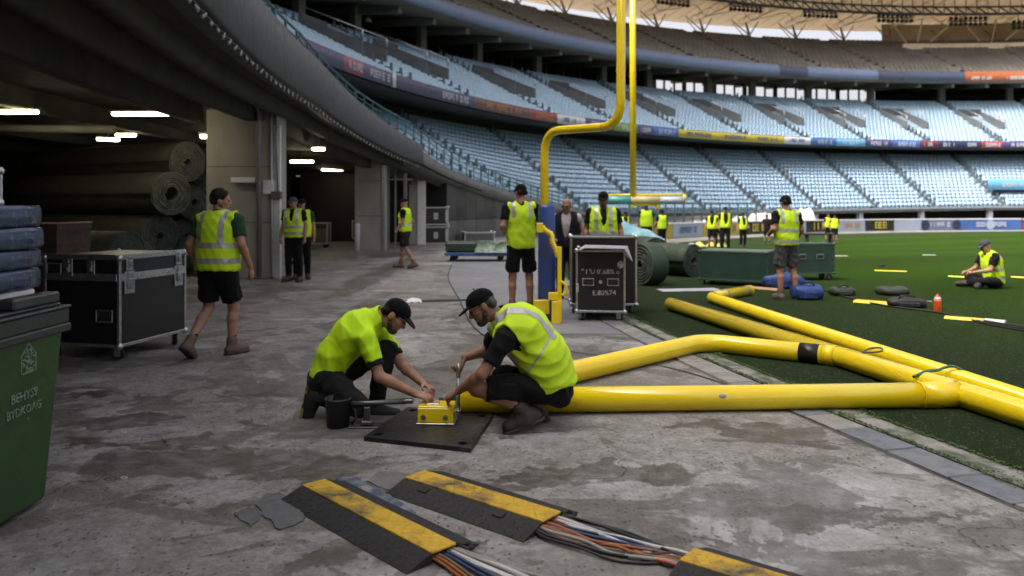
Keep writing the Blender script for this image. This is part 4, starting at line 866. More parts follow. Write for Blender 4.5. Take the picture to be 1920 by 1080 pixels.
# big case at the left: front corner near (-4.05, 7.86)
p0 = Vector((-4.02, 7.92, 0)); e1 = (Vector((-3.86, 9.0, 0)) - p0); e2 = (Vector((-4.92, 8.12, 0)) - p0)
ang = math.atan2(e1.y, e1.x) - R(90)      # local +x face is the right one
W_, D_ = e2.length, e1.length
rz = math.atan2(-e2.y, -e2.x); cen = p0 + e2.normalized() * W_ / 2 + Vector((-math.sin(rz), math.cos(rz), 0)) * D_ / 2
g, b = road_case('road_case', cen, rz, W_, D_, .93, 'large black road case with aluminium edges beside the walking man', lid=.72, rt=.032, latches=[('r', -.40, .66, 1.35), ('r', .40, .66, 1.35), ('r', -.40, .86, .9), ('r', .40, .86, .9), ('f', -.16, .82, 1.1), ('f', .12, .82, .9)], handles=[('f', .28, .32, 1.2), ('f', -.33, .8, 1.1)], cr=.06)
m = MB(); m.cbox(-W_ / 2 + .004, W_ / 2 - .004, -D_ / 2 + .004, D_ / 2 - .004, b + .93, b + .934, .001); m.build('lid_skin', pm('scuffed_lid', (.3, .3, .31), .4, 0, (.05, .05, .055), 3, .4, .6), g)
for z, t in ((.80, .055), (.60, .05)):
    for f in ('r', 'f'):
        m = MB()
        if f == 'r': m.cbox(W_ / 2, W_ / 2 + .005, -D_ / 2 + .035, D_ / 2 - .035, b + z + (.1 if t == .055 else .08), b + z + t + (.1 if t == .055 else .08), .002)
        else: m.cbox(-W_ / 2 + .035, W_ / 2 - .035, -D_ / 2 - .005, -D_ / 2, b + z + (.1 if t == .055 else .08), b + z + t + (.1 if t == .055 else .08), .002)
        m.build('band', ALU, g)
m = MB(); m.tube(rounded([(-W_ / 2 + .0, -D_ / 2 + .1, b + .83), (-W_ / 2 - .0, -D_ / 2 - .03, b + .84), (-W_ / 2 - .62, -D_ / 2 - .07, b + .85)], .05), .022, 8); m.build('push_bar', PLASTIC_D, g)
# black double case behind the second man
fc = G(1133, 603); g, b = road_case('road_case', Vector((1.26, 10.98, 0)), R(-7), .68, .72, .86, 'black road case with white stencilled marks beside the blue padded post', rt=.028, handles=[('f', -.17, .42, .95), ('f', .17, .42, .95)], cr=.055)
ft = pm('stencil_white', (.6, .62, .66), .6, 0, (.25, .25, .27), 30, .4, .6)
text_mesh('stencil', "'' I 'U 0'.6B% o", .09, ft, Matrix.Translation((.0, -.3635, b + .56)) @ Matrix.Rotation(R(90), 4, 'X'), g); text_mesh('stencil', 'E.80%74', .095, ft, Matrix.Translation((.05, -.3635, b + .27)) @ Matrix.Rotation(R(90), 4, 'X') @ Matrix.Rotation(R(2), 4, 'Z'), g)
m = MB(); m.cbox(-.335, -.3, -.364, -.361, b + .28, b + .4, .001); m.build('paint_mark', ft, g); m = MB(); m.ball((.27, -.361, b + .66), .045, 10, sc=(1, .06, 1.2)); m.build('paint_mark', ft, g); m = MB(); m.ball((0, -.362, b + .42), .025, 10, sc=(1, .06, 1)); m.build('paint_mark', ft, g)
# a sheaf of grey papers slid over its top
m = MB(); rnd = random.Random(3)
gp = empty('paper_sheaf', (1.26, 10.85, b + .862), R(-7), 'loose grey sheets spilling over the black road case', 'paper')
for i in range(6):
    m = MB(); x0 = -.30 + i * .012; m.add([(x0, -.37 - .01 * i, .004 + i * .006), (x0 + .55, -.40 + .01 * i, .004 + i * .004), (x0 + .66, -.42, -.09 - .012 * i), (x0 + .6, .1, .01 + i * .006), (x0, .12, .012 + i * .008)], [(0, 1, 3, 4), (1, 2, 3)]); m.build('sheet', pm('grey_sheet_%d' % (i % 3), ((.42, .42, .46), (.55, .55, .58), (.34, .35, .4))[i % 3], .6), gp)
g, b = road_case('road_case', Vector((1.36, 11.62, 0)), R(-3), .98, .5, 1.02, 'taller black road case standing behind the stencilled one', rt=.03)
# dark green cases on the turf
g, b = road_case('road_case', G(1520, 526) + Vector((0, .28, 0)), R(-2), 1.02, .62, .64, 'dark green road case right of the standing man in shorts', body=DARK_GREEN, rail=pm('green_rail', (.06, .1, .085), .4, .3), rt=.028, handles=[('f', -.18, .36, .95), ('f', .2, .36, .95)], cr=.065)
g, b = road_case('road_case', Vector((4.55, 15.6, 0)), R(-30), 1.35, .8, .58, 'long low dark green case left of the standing man in shorts', body=DARK_GREEN, rail=pm('green_rail2', (.035, .06, .05), .5), rt=.028, cr=.045)
m = MB(); m.cbox(-.66, .66, -.39, .39, b + .583, b + .6, .005); m.build('lid_skin', pm('green_lid', (.1, .14, .12), .35), g)
# silver edged cases by the far wall
for i, (z, h, lab) in enumerate(((0, .72, 'lower of two black cases stacked in the far tunnel opening'), (.78, .75, 'upper of two black cases stacked in the far tunnel opening'))):
    g, b = road_case('road_case', Vector((-3.22, 32.4, z)), R(10), 1.05, .8, h, lab, rt=.05, cas=False, latches=[('f', 0, h * .5, 1.6)])
    m = MB(); m.cbox(.40, .51, -.404, -.401, .1, h - .1, .001); m.build('panel', ALU, g)
g, b = road_case('road_case', Vector((-1.5, 34.3, 0)), R(14), 1.35, .7, .42, 'low grey case with a silver end against the far concrete wall', body=pm('grey_case', (.08, .085, .09), .5), rt=.05, cas=False)
# ------------------------------------------------------------ green wheelie bin at the left edge with things piled on its lid
BINX = -2.50; gb = empty('wheelie_bin', (BINX - .29, 3.98, 0), 0, 'green wheelie bin with dark lid and white print at the left edge', 'bin')
BING = pm('bin_green', (.028, .072, .02), .45, 0, (.02, .05, .017), 4, .4, .7, 90, .12, .003); LIDM = pm('bin_lid', (.028, .03, .036), .42, 0, (.05, .05, .055), 5, .5, .8, 90, .15, .003)
def taper(x0, x1, y0, y1, z0, X0, X1, Y0, Y1, z1, m, mi=0):
    m.add([(x0, y0, z0), (x1, y0, z0), (x1, y1, z0), (x0, y1, z0), (X0, Y0, z1), (X1, Y0, z1), (X1, Y1, z1), (X0, Y1, z1)], [(0, 3, 2, 1), (4, 5, 6, 7), (0, 1, 5, 4), (1, 2, 6, 5), (2, 3, 7, 6), (3, 0, 4, 7)])
m = MB(); taper(-.24, .27, -.33, .20, .02, -.29, .285, -.36, .34, .93, m); bo_ = m.build('body', BING, gb)
bv = bo_.modifiers.new('b', 'BEVEL'); bv.width = .02; bv.segments = 3
m = MB()
for z0, z1, o, sl in ((.90, .945, .03, 0), (.945, 1.03, .022, 0), (1.03, 1.045, .032, 0)): m.cbox(-.29 - o, .285 + o, -.36 - o, .34 + o, z0, z1, .008)
m.cbox(-.28, .28, -.35, .33, 1.045, 1.062, .008); m.build('lid', LIDM, gb)
m = MB(); m.tube([(.2, .30, 1.0), (.2, .42, 1.0), (-.2, .42, 1.0), (-.2, .3, 1.0)], .018, 8); m.build('grab_bar', LIDM, gb)
for s in (-1, 1): m = MB(); m.tube([(-.26, s * .22 - .03, .1), (-.26, s * .22 + .03, .1)], .1, 16); m.build('wheel', RUBBER, gb)
PR = pm('bin_print', (.25, .32, .26), .6, 0, (.12, .17, .11), 45, .45, .6)
def side(y, z): t = (z - .02) / .91; return Matrix.Translation((.27 + .015 * t + .0025, y, z)) @ Matrix.Rotation(R(90), 4, 'Z') @ Matrix.Rotation(R(90), 4, 'X')
text_mesh('print', 'BEHYS9', .068, PR, side(.0, .62), gb, spacing=.95); text_mesh('print', 'BYDKOAG', .062, PR, side(.0, .545), gb, spacing=.95); text_mesh('print', 'w', .025, PR, side(.03, .495), gb)
m = MB(); rnd = random.Random(5)                # worn crest made of broken strokes in a peaked shield
for i in range(46):
    u, v = rnd.uniform(-1, 1), rnd.uniform(0, 1)
    if abs(u) > (1 if v < .6 else (1 - v) / .4): continue
    a = rnd.choice((0, 0, 1.57, .6, -.6)); l_ = rnd.uniform(.008, .02); M = side(.03 + u * .055, .735 + v * .15) @ Matrix.Rotation(a, 4, 'Z'); m.add([M @ Vector((x, y, .0005)) for x, y in ((-l_, -.003), (l_, -.003), (l_, .003), (-l_, .003))], [(0, 1, 2, 3)])
for q0, q1 in (((-1, 0), (-1, .6)), ((-1, .6), (0, 1)), ((0, 1), (1, .6)), ((1, .6), (1, 0)), ((1, 0), (-1, 0))):
    M = side(.03, .735); a_, b_ = Vector((q0[0] * .06, q0[1] * .15)), Vector((q1[0] * .06, q1[1] * .15)); d = (b_ - a_).normalized(); n_ = Vector((-d.y, d.x)) * .003; m.add([M @ Vector((p.x, p.y, .0005)) for p in (a_ - n_, b_ - n_, b_ + n_, a_ + n_)], [(0, 1, 2, 3)])
tag(m.build('crest', PR, gb), kind='stuff')
# red and white box, four blue pads, small case
m = MB(); m.cbox(-.23, .20, -.25, .25, 0, .042, .006); rb = m.build('lamp_box', pm('red_plastic', (.28, .02, .03), .4, 0, (.14, .01, .015), 30, .5, .65)); rb.location = (BINX - .36, 4.05, 1.063)
m = MB(); m.cbox(-.235, .205, -.255, .255, .0425, .075, .006); m.build('white_top', WHITE_P, rb); tag(rb, 'red box with a white top on the bin lid', 'box')
m = MB(); m.cbox(.0, .09, -.2, .2, 0, .06, .01); o = m.build('lid_block', LIDM); o.location = (BINX - .10, 4.1, 1.063); tag(o, 'dark plastic block on the bin lid beside the red box', 'block')
def pad(z, h, dx, seed, lab):
    rnd = random.Random(seed); n = 28; V = []; Fq = []
    prof = [(0, 0), (.55, 0), (.9, .04), (1, .2), (1.0, .5), (.985, .8), (.9, .97), (.55, 1), (0, 1.03)]
    hx, hy = .34, .30
    for (q, zz) in prof:
        for j in range(n):
            a = 2 * math.pi * j / n; c_, s_ = math.cos(a), math.sin(a); e = 5.5; rr_ = (abs(c_) ** e + abs(s_) ** e) ** (-1 / e); k = 1 - (1 - q) * (1 if q < .6 else .25)
            V.append((hx * c_ * rr_ * k + rnd.uniform(-1, 1) * .0025, hy * s_ * rr_ * k + rnd.uniform(-1, 1) * .0025, h * zz + rnd.uniform(-1, 1) * .002))
    for i in range(len(prof) - 1):
        for j in range(n): Fq.append((i * n + j, i * n + (j + 1) % n, (i + 1) * n + (j + 1) % n, (i + 1) * n + j))
    o = np_mesh('blue_pad', V, Fq, [PADM[seed % 2]], None, True); o.location = (BINX - .47 + dx, 4.12, z); o.rotation_euler = (0, 0, rnd.uniform(-.04, .04)); return tag(o, lab, 'pad', 'blue pads piled on the bin')
def padmat(name, green):
    m, t = newmat(name); co = t.co(); c = t.mix(t.ramp(t.noise(3, 4, .6, .3, co), [(.4, 0), (.65, 1)]), (.010, .026, .075), (.024, .05, .12))
    c = t.mix(t.ramp(t.noise(26, 5, .7, 0, t.co(scale=(1, 1, .35))), [(.6, 0), (.66, .7)]), c, (.2, .21, .23))
    if green: c = t.mix(t.ramp(t.noise(5, 5, .6, .6, t.co(rot=(.5, .2, 1))), [(.56, 0), (.6, 1)]), c, (.07, .3, .02))
    t.set('Base Color', c); t.set('Roughness', t.ramp(t.noise(14, 4, .6, 0, co), [(.3, .22), (.7, .45)])); t.set('Coat Weight', .3); t.bump(t.noise(20, 4, .6, .4, t.co(scale=(1, 1, .3))), .35, .006); return m
PADM = [padmat('blue_vinyl', False), padmat('blue_vinyl_green_paint', True)]
for i, (dx, h, lab) in enumerate(((-.005, .115, 'lowest blue pad with green paint on it, on the bin'), (.0, .105, 'second blue pad from the bottom of the pile on the bin'), (.012, .118, 'third blue pad from the bottom with scraped paint'), (.0, .12, 'topmost blue pad with a domed top'))):
    pad(1.14 + (0, .116, .222, .341)[i], h, dx, (1, 3, 2, 4)[i], lab)
road_case('small_case', (BINX - .56, 4.12, 1.602), 0, .5, .3, .2, 'small black case with metal edges on top of the blue pads', 'case', rt=.02, cas=False)
# rusty corrugated bin behind
RUST = pm('rusty_sheet', (.07, .035, .02), .8, .2, (.025, .016, .012), 3, .35, .65, 30, .4, .006)
g = empty('rusty_bin', (-6.45, 10.6, 0), R(6), 'rusty brown corrugated steel bin left of the turf rolls', 'bin')
m = MB(); V = []; n = 40; zs = [0, .12, .24, .36, .48, .6, .72, .84, .96, 1.08, 1.2, 1.28, 1.36]
for k, z in enumerate(zs):
    o = .02 * (k % 2) + random.uniform(-.006, .006); V += [(-.9 - o, -.5 - o, z), (.42 + o, -.5 - o, z), (.42 + o, .5 + o, z), (-.9 - o, .5 + o, z)]
m.add(V, [(4 * k + j, 4 * k + (j + 1) % 4, 4 * k + 4 + (j + 1) % 4, 4 * k + 4 + j) for k in range(len(zs) - 1) for j in range(4)]); m.build('walls', RUST, g)
m = MB(); RIM = pm('bare_rim', (.35, .2, .12), .7, .3)
m.tube([(-.92, -.52, 1.365), (.43, -.52, 1.365)], .014, 6); m.tube([(.43, -.52, 1.365), (.44, .52, 1.355)], .014, 6); m.build('rim', RIM, g)
# ------------------------------------------------------------ cable ramps
YR = pm('ramp_yellow', (.52, .32, .012), .5, 0, (.06, .048, .028), 6, .47, .7, 70, .2, .003)
def cable_ramp(p0, p1, w, label, holes=False, up=1.0):
    """p0..p1 is the left edge of the yellow lid's near side; built in local x along the ramp"""
    p0, p1 = Vector(p0), Vector(p1); L_ = (p1 - p0).length; rz = math.atan2(p1.y - p0.y, p1.x - p0.x); g = empty('cable_ramp', p0, rz, label, 'cable ramp', 'cable ramps on the concrete')
    lid = w * .34; sl = w * .33; h = .055
    m = MB(); m.add([(0, -lid / 2 - sl, .004), (L_, -lid / 2 - sl, .004), (L_, -lid / 2 - .006, h - .006), (0, -lid / 2 - .006, h - .006), (0, -lid / 2 - .006, 0.001), (L_, -lid / 2 - .006, .001), (0, -lid / 2 - sl, .001), (L_, -lid / 2 - sl, .001)], [(0, 1, 2, 3), (3, 2, 5, 4), (0, 3, 4, 6), (1, 7, 5, 2), (6, 7, 1, 0)]); m.build('near_slope', RUBBER, g)
    m = MB(); m.add([(0, lid / 2 + sl, .004), (L_, lid / 2 + sl, .004), (L_, lid / 2 + .006, h - .006), (0, lid / 2 + .006, h - .006), (0, lid / 2 + .006, .001), (L_, lid / 2 + .006, .001), (0, lid / 2 + sl, .001), (L_, lid / 2 + sl, .001)], [(1, 0, 3, 2), (2, 3, 4, 5), (3, 0, 6, 4), (7, 1, 2, 5), (7, 6, 0, 1)]); m.build('far_slope', RUBBER, g)
    m = MB(); m.cbox(0, L_, -lid / 2, lid / 2, h - .012, h, .003); m.build('lid', YR, g)
    m = MB(); n = int(L_ / .034); k = int(lid / .034)
    for i in range(n):
        for j in range(k):
            x = (i + .5) * L_ / n; y = -lid / 2 + (j + .5) * lid / k; a = R(45 if (i + j) % 2 else -45); dx, dy = math.cos(a) * .014, math.sin(a) * .014; nx, ny = -math.sin(a) * .0035, math.cos(a) * .0035
            m.add([(x - dx - nx, y - dy - ny, h), (x + dx - nx, y + dy - ny, h), (x + dx + nx, y + dy + ny, h), (x - dx + nx, y - dy + ny, h), (x - dx * .8, y - dy * .8, h + .003), (x + dx * .8, y + dy * .8, h + .003)], [(0, 1, 5, 4), (2, 3, 4, 5), (1, 2, 5), (3, 0, 4)])
    tag(m.build('tread_bars', YR, g), kind='stuff')
    m = MB(); n = int(L_ / .05)
    for i in range(n):
        for j in range(4):
            u = (j + .5) / 4; x = (i + .5) * L_ / n; y = -lid / 2 - sl + u * sl; z = .004 + u * (h - .01); a = R(45 if (i + j) % 2 else -45); dx, dy = math.cos(a) * .018, math.sin(a) * .018; nx, ny = -math.sin(a) * .004, math.cos(a) * .004; sz = (h - .01) / sl
            m.add([(x - dx - nx, y - dy - ny, z - dy * sz + .0003), (x + dx - nx, y + dy - ny, z + dy * sz + .0003), (x + dx + nx, y + dy + ny, z + dy * sz + .0003), (x - dx + nx, y - dy + ny, z - dy * sz + .0003), (x - dx * .8, y - dy * .8, z - dy * sz + .0032), (x + dx * .8, y + dy * .8, z + dy * sz + .0032)], [(0, 1, 5, 4), (2, 3, 4, 5), (1, 2, 5), (3, 0, 4)])
    tag(m.build('slope_tread', RUBBER, g), kind='stuff')
    for i in range(4): m = MB(); y = -lid / 2 + lid * i / 3; m.box(.005, L_ - .005, y - .006, y + .006, .001, h - .0122); m.build('channel_rib', RUBBER, g)
    if holes:
        for x in (.16, L_ - .28): m = MB(); m.add([(x, -lid / 2 - sl * .42, h * .58 + .006), (x + .07, -lid / 2 - sl * .42, h * .58 + .006), (x + .07, -lid / 2 - sl * .14, h * .86 + .005), (x, -lid / 2 - sl * .14, h * .86 + .005)], [(0, 1, 2, 3)]); m.build('hand_slot', BLACKV, g)
    for x in (L_ - .004,): m = MB(); m.tube([(L_, lid / 2 + .02, .03), (L_ + .045, lid / 2 + .03, .03), (L_ + .045, lid / 2 + .06, .03), (L_, lid / 2 + .07, .03)], .012, 6); m.build('link_lug', RUBBER, g)
    return g, L_, lid
h_ = .055
def gp_(px, py): return G(px, py, .05)
r1, L1, lid1 = cable_ramp(G((592 + 560) / 2 + 12, 921), G(833, 1049), .42, 'left cable ramp with worn yellow lid and black sides')
r2, L2, lid2 = cable_ramp(G(778, 905), G(1035, 988), .46, 'middle cable ramp with yellow lid, hand slots and cables at its end', True)
r3, L3, lid3 = cable_ramp(G(1288, 1060), G(1288, 1060) + (G(1035, 988) - G(778, 905)).normalized() * 1.0, .44, 'right cable ramp cut off by the lower edge of the picture')
CB = {'black': pm('cable_black', (.014, .014, .015), .5), 'white': pm('cable_white', (.55, .55, .55), .45), 'orange': pm('cable_orange', (.27, .085, .022), .5), 'blue': pm('cable_blue', (.018, .04, .1), .5), 'brown': pm('cable_brown', (.16, .1, .06), .5), 'grey': pm('cable_grey', (.28, .27, .25), .5), 'red': pm('cable_red', (.4, .05, .03), .5)}
def cables(ga, La, target, seq, seed, spread=.075, ylo=-.16, yhi=.13, grp=''):
    rnd = random.Random(seed); Ma = Matrix.Translation(ga.location) @ Matrix.Rotation(ga.rotation_euler.z, 4, 'Z'); n = len(seq)
    for i, cn in enumerate(seq):
        y0 = ylo + (yhi - ylo) * (i + .5) / n; z0 = .014 + (i % 3) * .006; y1 = -.085 + .17 * ((i * 5 + 2) % n + .5) / n if target else y0 * 2.0 + rnd.uniform(-.03, .03)
        s = Ma @ Vector((La - .08, max(min(y0, .07), -.07), .022)); a_ = Ma @ Vector((La + .05, y0 * .8, z0 + .004))
        if target:
            Mb = Matrix.Translation(target.location) @ Matrix.Rotation(target.rotation_euler.z, 4, 'Z'); e = Mb @ Vector((.12, max(min(y1, .07), -.07), .022)); b_ = Mb @ Vector((-.06, y1, z0))
        else: e = Ma @ Vector((La + 1.5, y1 * 1.6, .01)); b_ = Ma @ Vector((La + .9, y1, z0))
        mid = [a_.lerp(b_, t) + Vector((rnd.uniform(-1, 1) * .012, rnd.uniform(-1, 1) * .022 + (y0 - .0) * .35 * math.sin(t * 3.14), 0)) for t in (.3, .55, .8)]
        for k, p in enumerate(mid): p.z = .009 + rnd.choice((0, 0, .012))
        rad = rnd.uniform(.0065, .0095); m = MB(); m.tube(bez([s, a_] + mid + [b_, e], 6), rad, 7); o = m.build('cable', CB[cn]); tag(o, LABS[grp][i], 'cable', 'cables between the ramps')
seqA = ['black', 'black', 'black', 'brown', 'grey', 'orange', 'orange', 'brown', 'orange', 'blue', 'blue', 'red', 'white', 'white', 'white', 'grey', 'black', 'black', 'black']
seqB = ['orange', 'orange', 'brown', 'black', 'blue', 'blue', 'white', 'white', 'grey', 'white', 'grey']
from collections import Counter
def lab_list(seq, where):
    tot = Counter(seq); cur = Counter(); out = []; words_ = ['nearest', 'second nearest', 'third nearest', 'fourth nearest', 'fifth nearest', 'farthest']
    for c_ in seq:
        k = cur[c_]; cur[c_] += 1; out.append(('only %s cable %s' if tot[c_] == 1 else words_[k] + ' %s cable %s') % (c_, where))
    return out
LABS = {'a': lab_list(seqA, 'running from the middle ramp to the right ramp'), 'b': lab_list(seqB, 'coming out of the left ramp')}
cables(r2, L2, r3, seqA, 1, ylo=-.2, yhi=.15, grp='a'); cables(r1, L1, None, seqB, 2, ylo=-.08, yhi=.12, grp='b')
# scraps of slate coloured sheet, a blue strip between the ramps
def scrap(name, pts, z, mt, lab, cat, th=.006):
    q_ = []; rj = random.Random(len(pts) + int(z * 1e4))
    for i_, p_ in enumerate(pts):
        n_ = pts[(i_ + 1) % len(pts)]
        for t_ in (0, .2, .4, .6, .8): w_ = p_.lerp(n_, t_); q_.append(w_ + Vector((rj.uniform(-.008, .008), rj.uniform(-.012, .012), 0)))
    pts = q_; m = MB(); m.prism([(p.x, p.y) for p in pts], .002, z * .6, 0); o = m.build(name, mt); return tag(o, lab, cat)
SLATE = pm('slate_scrap', (.10, .105, .115), .6, 0, (.07, .072, .08), 8, .4, .7, 45, .4, .006)
def pts_(L_): return [G(*q) for q in L_]
scrap('slate_scrap', pts_([(470, 990), (440, 966), (462, 952), (480, 958), (492, 966)]), .010, SLATE, 'small torn grey slab at the far left of the ramps', 'slab'); scrap('slate_scrap', pts_([(494, 967), (478, 948), (500, 928), (528, 926), (548, 938), (552, 952), (572, 968), (568, 978), (526, 996)]), .013, SLATE, 'larger torn grey slab touching the left ramp', 'slab')
scrap('worn_strip', pts_([(740, 968), (690, 940), (640, 908), (632, 898), (668, 895), (690, 912), (740, 935), (780, 962), (776, 974)]), .012, pm('blue_worn', (.035, .06, .12), .6, 0, (.2, .2, .21), 9, .45, .62, 45, .4), 'worn blue strip of sheet between the two ramps', 'strip'); scrap('slate_scrap', pts_([(690, 902), (705, 888), (738, 884), (770, 892), (752, 908), (735, 922), (712, 914)]), .008, pm('grey_scrap', (.14, .135, .13), .75, 0, (.09, .088, .085), 7, .4, .7, 45, .4), 'grey mat scrap behind the middle ramp', 'slab')
# white rag and cable cover further back
rnd = random.Random(9); V = []; n = 12
for i in range(n + 1):
    for j in range(7): V.append((-.16 + .32 * i / n, -.1 + .2 * j / 6, max(.0, .075 * math.sin(math.pi * i / n) * math.sin(math.pi * j / 6) + rnd.uniform(-.014, .016))))
o = np_mesh('white_rag', V, [(i * 7 + j, i * 7 + 7 + j, i * 7 + 8 + j, i * 7 + j + 1) for i in range(n) for j in range(6)], [WHITE_P], None, True); o.location = G(775, 566); tag(o, 'crumpled white rag on the concrete behind the kneeling man', 'rag')
m = MB(); a_, b_ = G(788, 566), G(880, 564); m.add([a_ + Vector((0, -.08, .002)), b_ + Vector((0, -.08, .002)), b_ + Vector((0, .0, .03)), a_ + Vector((0, 0, .03)), b_ + Vector((0, .1, .002)), a_ + Vector((0, .1, .002))], [(0, 1, 2, 3), (3, 2, 4, 5)]); tag(m.build('cable_cover', RUBBER), 'low black cable cover behind the two crouching men', 'cable cover')
# litter on the concrete
for px, py, lab in ((232, 811, 'pale bottle top on the concrete left of the kneeling man'), (232, 897, 'pale bottle top on the concrete nearer the bin'), (1714, 1003, 'pale bottle top on the concrete at the lower right')): m = MB(); m.lathe([(.012, .002), (.014, .006), (.019, .006), (.021, .0)], 14); o = m.build('bottle_top', pm('dull_white', (.4, .4, .4), .6)); o.location = G(px, py) + Vector((0, 0, .001)); tag(o, lab, 'litter')
# ------------------------------------------------------------ standing goal post with blue pad
gpost = empty('goose_neck_post', (.49, 10.9, 0), 0, 'standing yellow goose neck goal post with a blue padded foot', 'goal post'); off = -gpost.location
path = rounded([Vector((.46, 10.9, .1)), P(1020, 250, 10.9), P(1160, 228, 9.9), P(1165, 165, 9.7), P(1165, -260, 9.7)], .2, 8)
path = rounded([P(1021, 560, 10.9), P(1021, 246, 10.9), P(1164, 236, 9.7), P(1165, -260, 9.7)], .34, 10)
m = MB(); m.tube([p + off for p in path], .058, 20); m.build('neck', YELLOW, gpost)
m = MB(); q0 = path[12].lerp(path[13], .55); q1 = path[12].lerp(path[13], .66); m.tube([q0 + off, q1 + off], .0595, 20); m.build('worn_band', pm('bare_grey', (.35, .33, .25), .5), gpost)
BPAD = pm('blue_pad_worn', (.02, .06, .27), .45, 0, (.05, .065, .15), 5, .45, .6, 30, .3, .006); bpx = (1025 - 960) / F * 10.9
m = MB(); Mx = Matrix.Translation((bpx - .49, 0, 0)); m.lathe([(.001, 0), (.118, .0), (.124, .02), (.122, .8), (.118, 1.56), (.105, 1.6), (.06, 1.61)], 20, M=Mx); m.build('foot_pad', BPAD, gpost)
# yellow chain hoist frame clamped to the pad
yk = empty('yellow_clamp', P(1048, 605, 10.5).xyz, 0, 'yellow clamp frame with a drooping chain beside the blue padded post', 'clamp'); yk.location.z = 0; o3 = -yk.location
def ybar(name, px0, px1, py0, py1, Y, d=.06):
    a, b = P(px0, py1, Y), P(px1, py0, Y); m = MB(); m.cbox(a.x, b.x, Y - d / 2, Y + d / 2, max(a.z, .002), b.z, .006, M=Matrix.Translation(o3)); m.build(name, YELLOW, yk)
ybar('upright', 1045, 1053, 462, 604, 10.55, .07); ybar('foot_box', 1034, 1050, 564, 606, 10.5, .12); ybar('side_box', 1000, 1030, 562, 588, 10.7, .12)
m = MB(); m.tube([p + o3 for p in bez([P(1012, 420, 10.62), P(1022, 432, 10.6), P(1034, 440, 10.58), P(1036, 455, 10.56), P(1042, 468, 10.55), P(1045, 482, 10.55)], 5)], [.03 + .014 * (i % 2) for i in range(26)], 8); m.build('chain_cover', YELLOW, yk)
m = MB(); m.tube([p + o3 for p in bez([P(1052, 528, 10.5), P(1060, 534, 10.5), P(1062, 546, 10.5), P(1054, 554, 10.5)], 5)], .02, 8); m.build('hook', YELLOW, yk); ybar('jaw', 1006, 1018, 418, 436, 10.6, .1)
ybar('jaw', 1028, 1046, 548, 562, 10.52, .1)
# ------------------------------------------------------------ second upright standing on a wrapped crossbar, further out
Y2 = 24.0; g = empty('wrapped_goal_post', (3.9, Y2, gz(3.9, Y2)), 0, 'tall yellow upright on a wrapped crossbar beyond the workers', 'goal post'); o4 = -g.location
m = MB(); m.tube([P(1187, 372, Y2) + o4, P(1186, -120, Y2) + o4], .095, 16); m.build('upright', YELLOW, g)
m = MB(); m.tube([P(1136, 366, Y2) + o4, P(1283, 365, Y2) + o4], .035, 8); m.tube([P(1283, 365, Y2) + o4, P(1283, 380, Y2) + o4], .05, 8); m.build('top_tube', YELLOW, g)
for x0, x1, c_ in ((1136, 1182, (.12, .38, .38)), (1182, 1236, (.62, .52, .25)), (1236, 1281, (.5, .58, .62))):
    m = MB(); m.tube([P(x0, 375, Y2) + o4, P(x1, 376, Y2) + o4], .13 if x0 < 1236 else .11, 14); m.build('wrap', pm('wrap_%d' % x0, c_, .4), g)
m = MB(); m.tube([P(1180, 383, Y2) + o4, P(1238, 384, Y2) + o4], .05, 8); m.tube([P(1184, 384, Y2) + o4, P(1186, 392, Y2) + o4], .05, 8); m.tube([P(1234, 383, Y2) + o4, P(1233, 393, Y2) + o4], .06, 8); m.build('yoke', YELLOW, g)
zg = gz(3.9, Y2)
cov = pm('teal_tarpaulin', (.16, .36, .42), .5, 0, (.36, .52, .58), 1.2, .4, .65, 8, .4, .05); V = []; n = 18; rnd = random.Random(2)
for i in range(n + 1):
    t = i / n; X = 3.15 + 1.5 * t
    for (y, z) in ((-.55, 0), (-.5, .5), (-.42 + .1 * math.sin(t * 9), .95 - .35 * t + .06 * math.sin(t * 13)), (-.15, 1.25 - .6 * t + .06 * math.sin(11 * t)), (.2, 1.3 - .65 * t), (.55, .9 - .4 * t), (.6, 0)): V.append((X - 3.9, y + .04 * math.sin(t * 25 + z * 6), z))
m = MB(); m.add(V, [(i * 7 + j, i * 7 + 7 + j, i * 7 + 8 + j, i * 7 + j + 1) for i in range(n) for j in range(6)], 0, True); m.build('cover_sheet', cov, g)
m = MB(); m.cbox(3.45 - 3.9, 4.2 - 3.9, -.78, -.6, .05, .62, .02); m.build('side_panel', pm('yellow_panel', (.6, .4, .05), .6, 0, (.5, .25, .06), 2, .45, .6), g)
# ------------------------------------------------------------ flat trolley with a green tarpaulin
g = empty('flat_trolley', (-.98, 22.4, 0), R(-2), 'low blue flat trolley loaded with a folded green tarpaulin', 'trolley')
m = MB(); m.cbox(-.92, .85, -.5, .5, .16, .26, .01); m.build('deck', pm('blue_deck', (.03, .10, .26), .5), g)
for x in (-.7, .65):
    for y in (-.38, .38): m = MB(); m.tube([(x, y - .03, .085), (x, y + .03, .085)], .085, 12); m.build('wheel', RUBBER, g)
m = MB(); m.cbox(-.9, -.0, -.48, .48, .262, .56, .05); m.build('folded_stack', pm('tarp_dark', (.02, .045, .03), .5), g)
V = []; n = 16; rnd = random.Random(8)
for i in range(n + 1):
    t = i / n; X = -.05 + 1.1 * t
    for j in range(9):
        s_ = j / 8; V.append((X, -.55 + 1.1 * s_, .262 + .3 * math.sin(math.pi * s_) ** .4 * (1 - .25 * t) + .04 * math.sin(t * 14 + s_ * 7) * math.sin(math.pi * s_)))
m = MB(); m.add(V, [(i * 9 + j, i * 9 + 9 + j, i * 9 + 10 + j, i * 9 + j + 1) for i in range(n) for j in range(8)] , 0, True); m.build('tarpaulin', pm('tarp_green', (.04, .09, .05), .3, 0, (.2, .25, .23), 2, .52, .66, 9, .4, .05), g)  # pale patches in the green stand in for white reflections
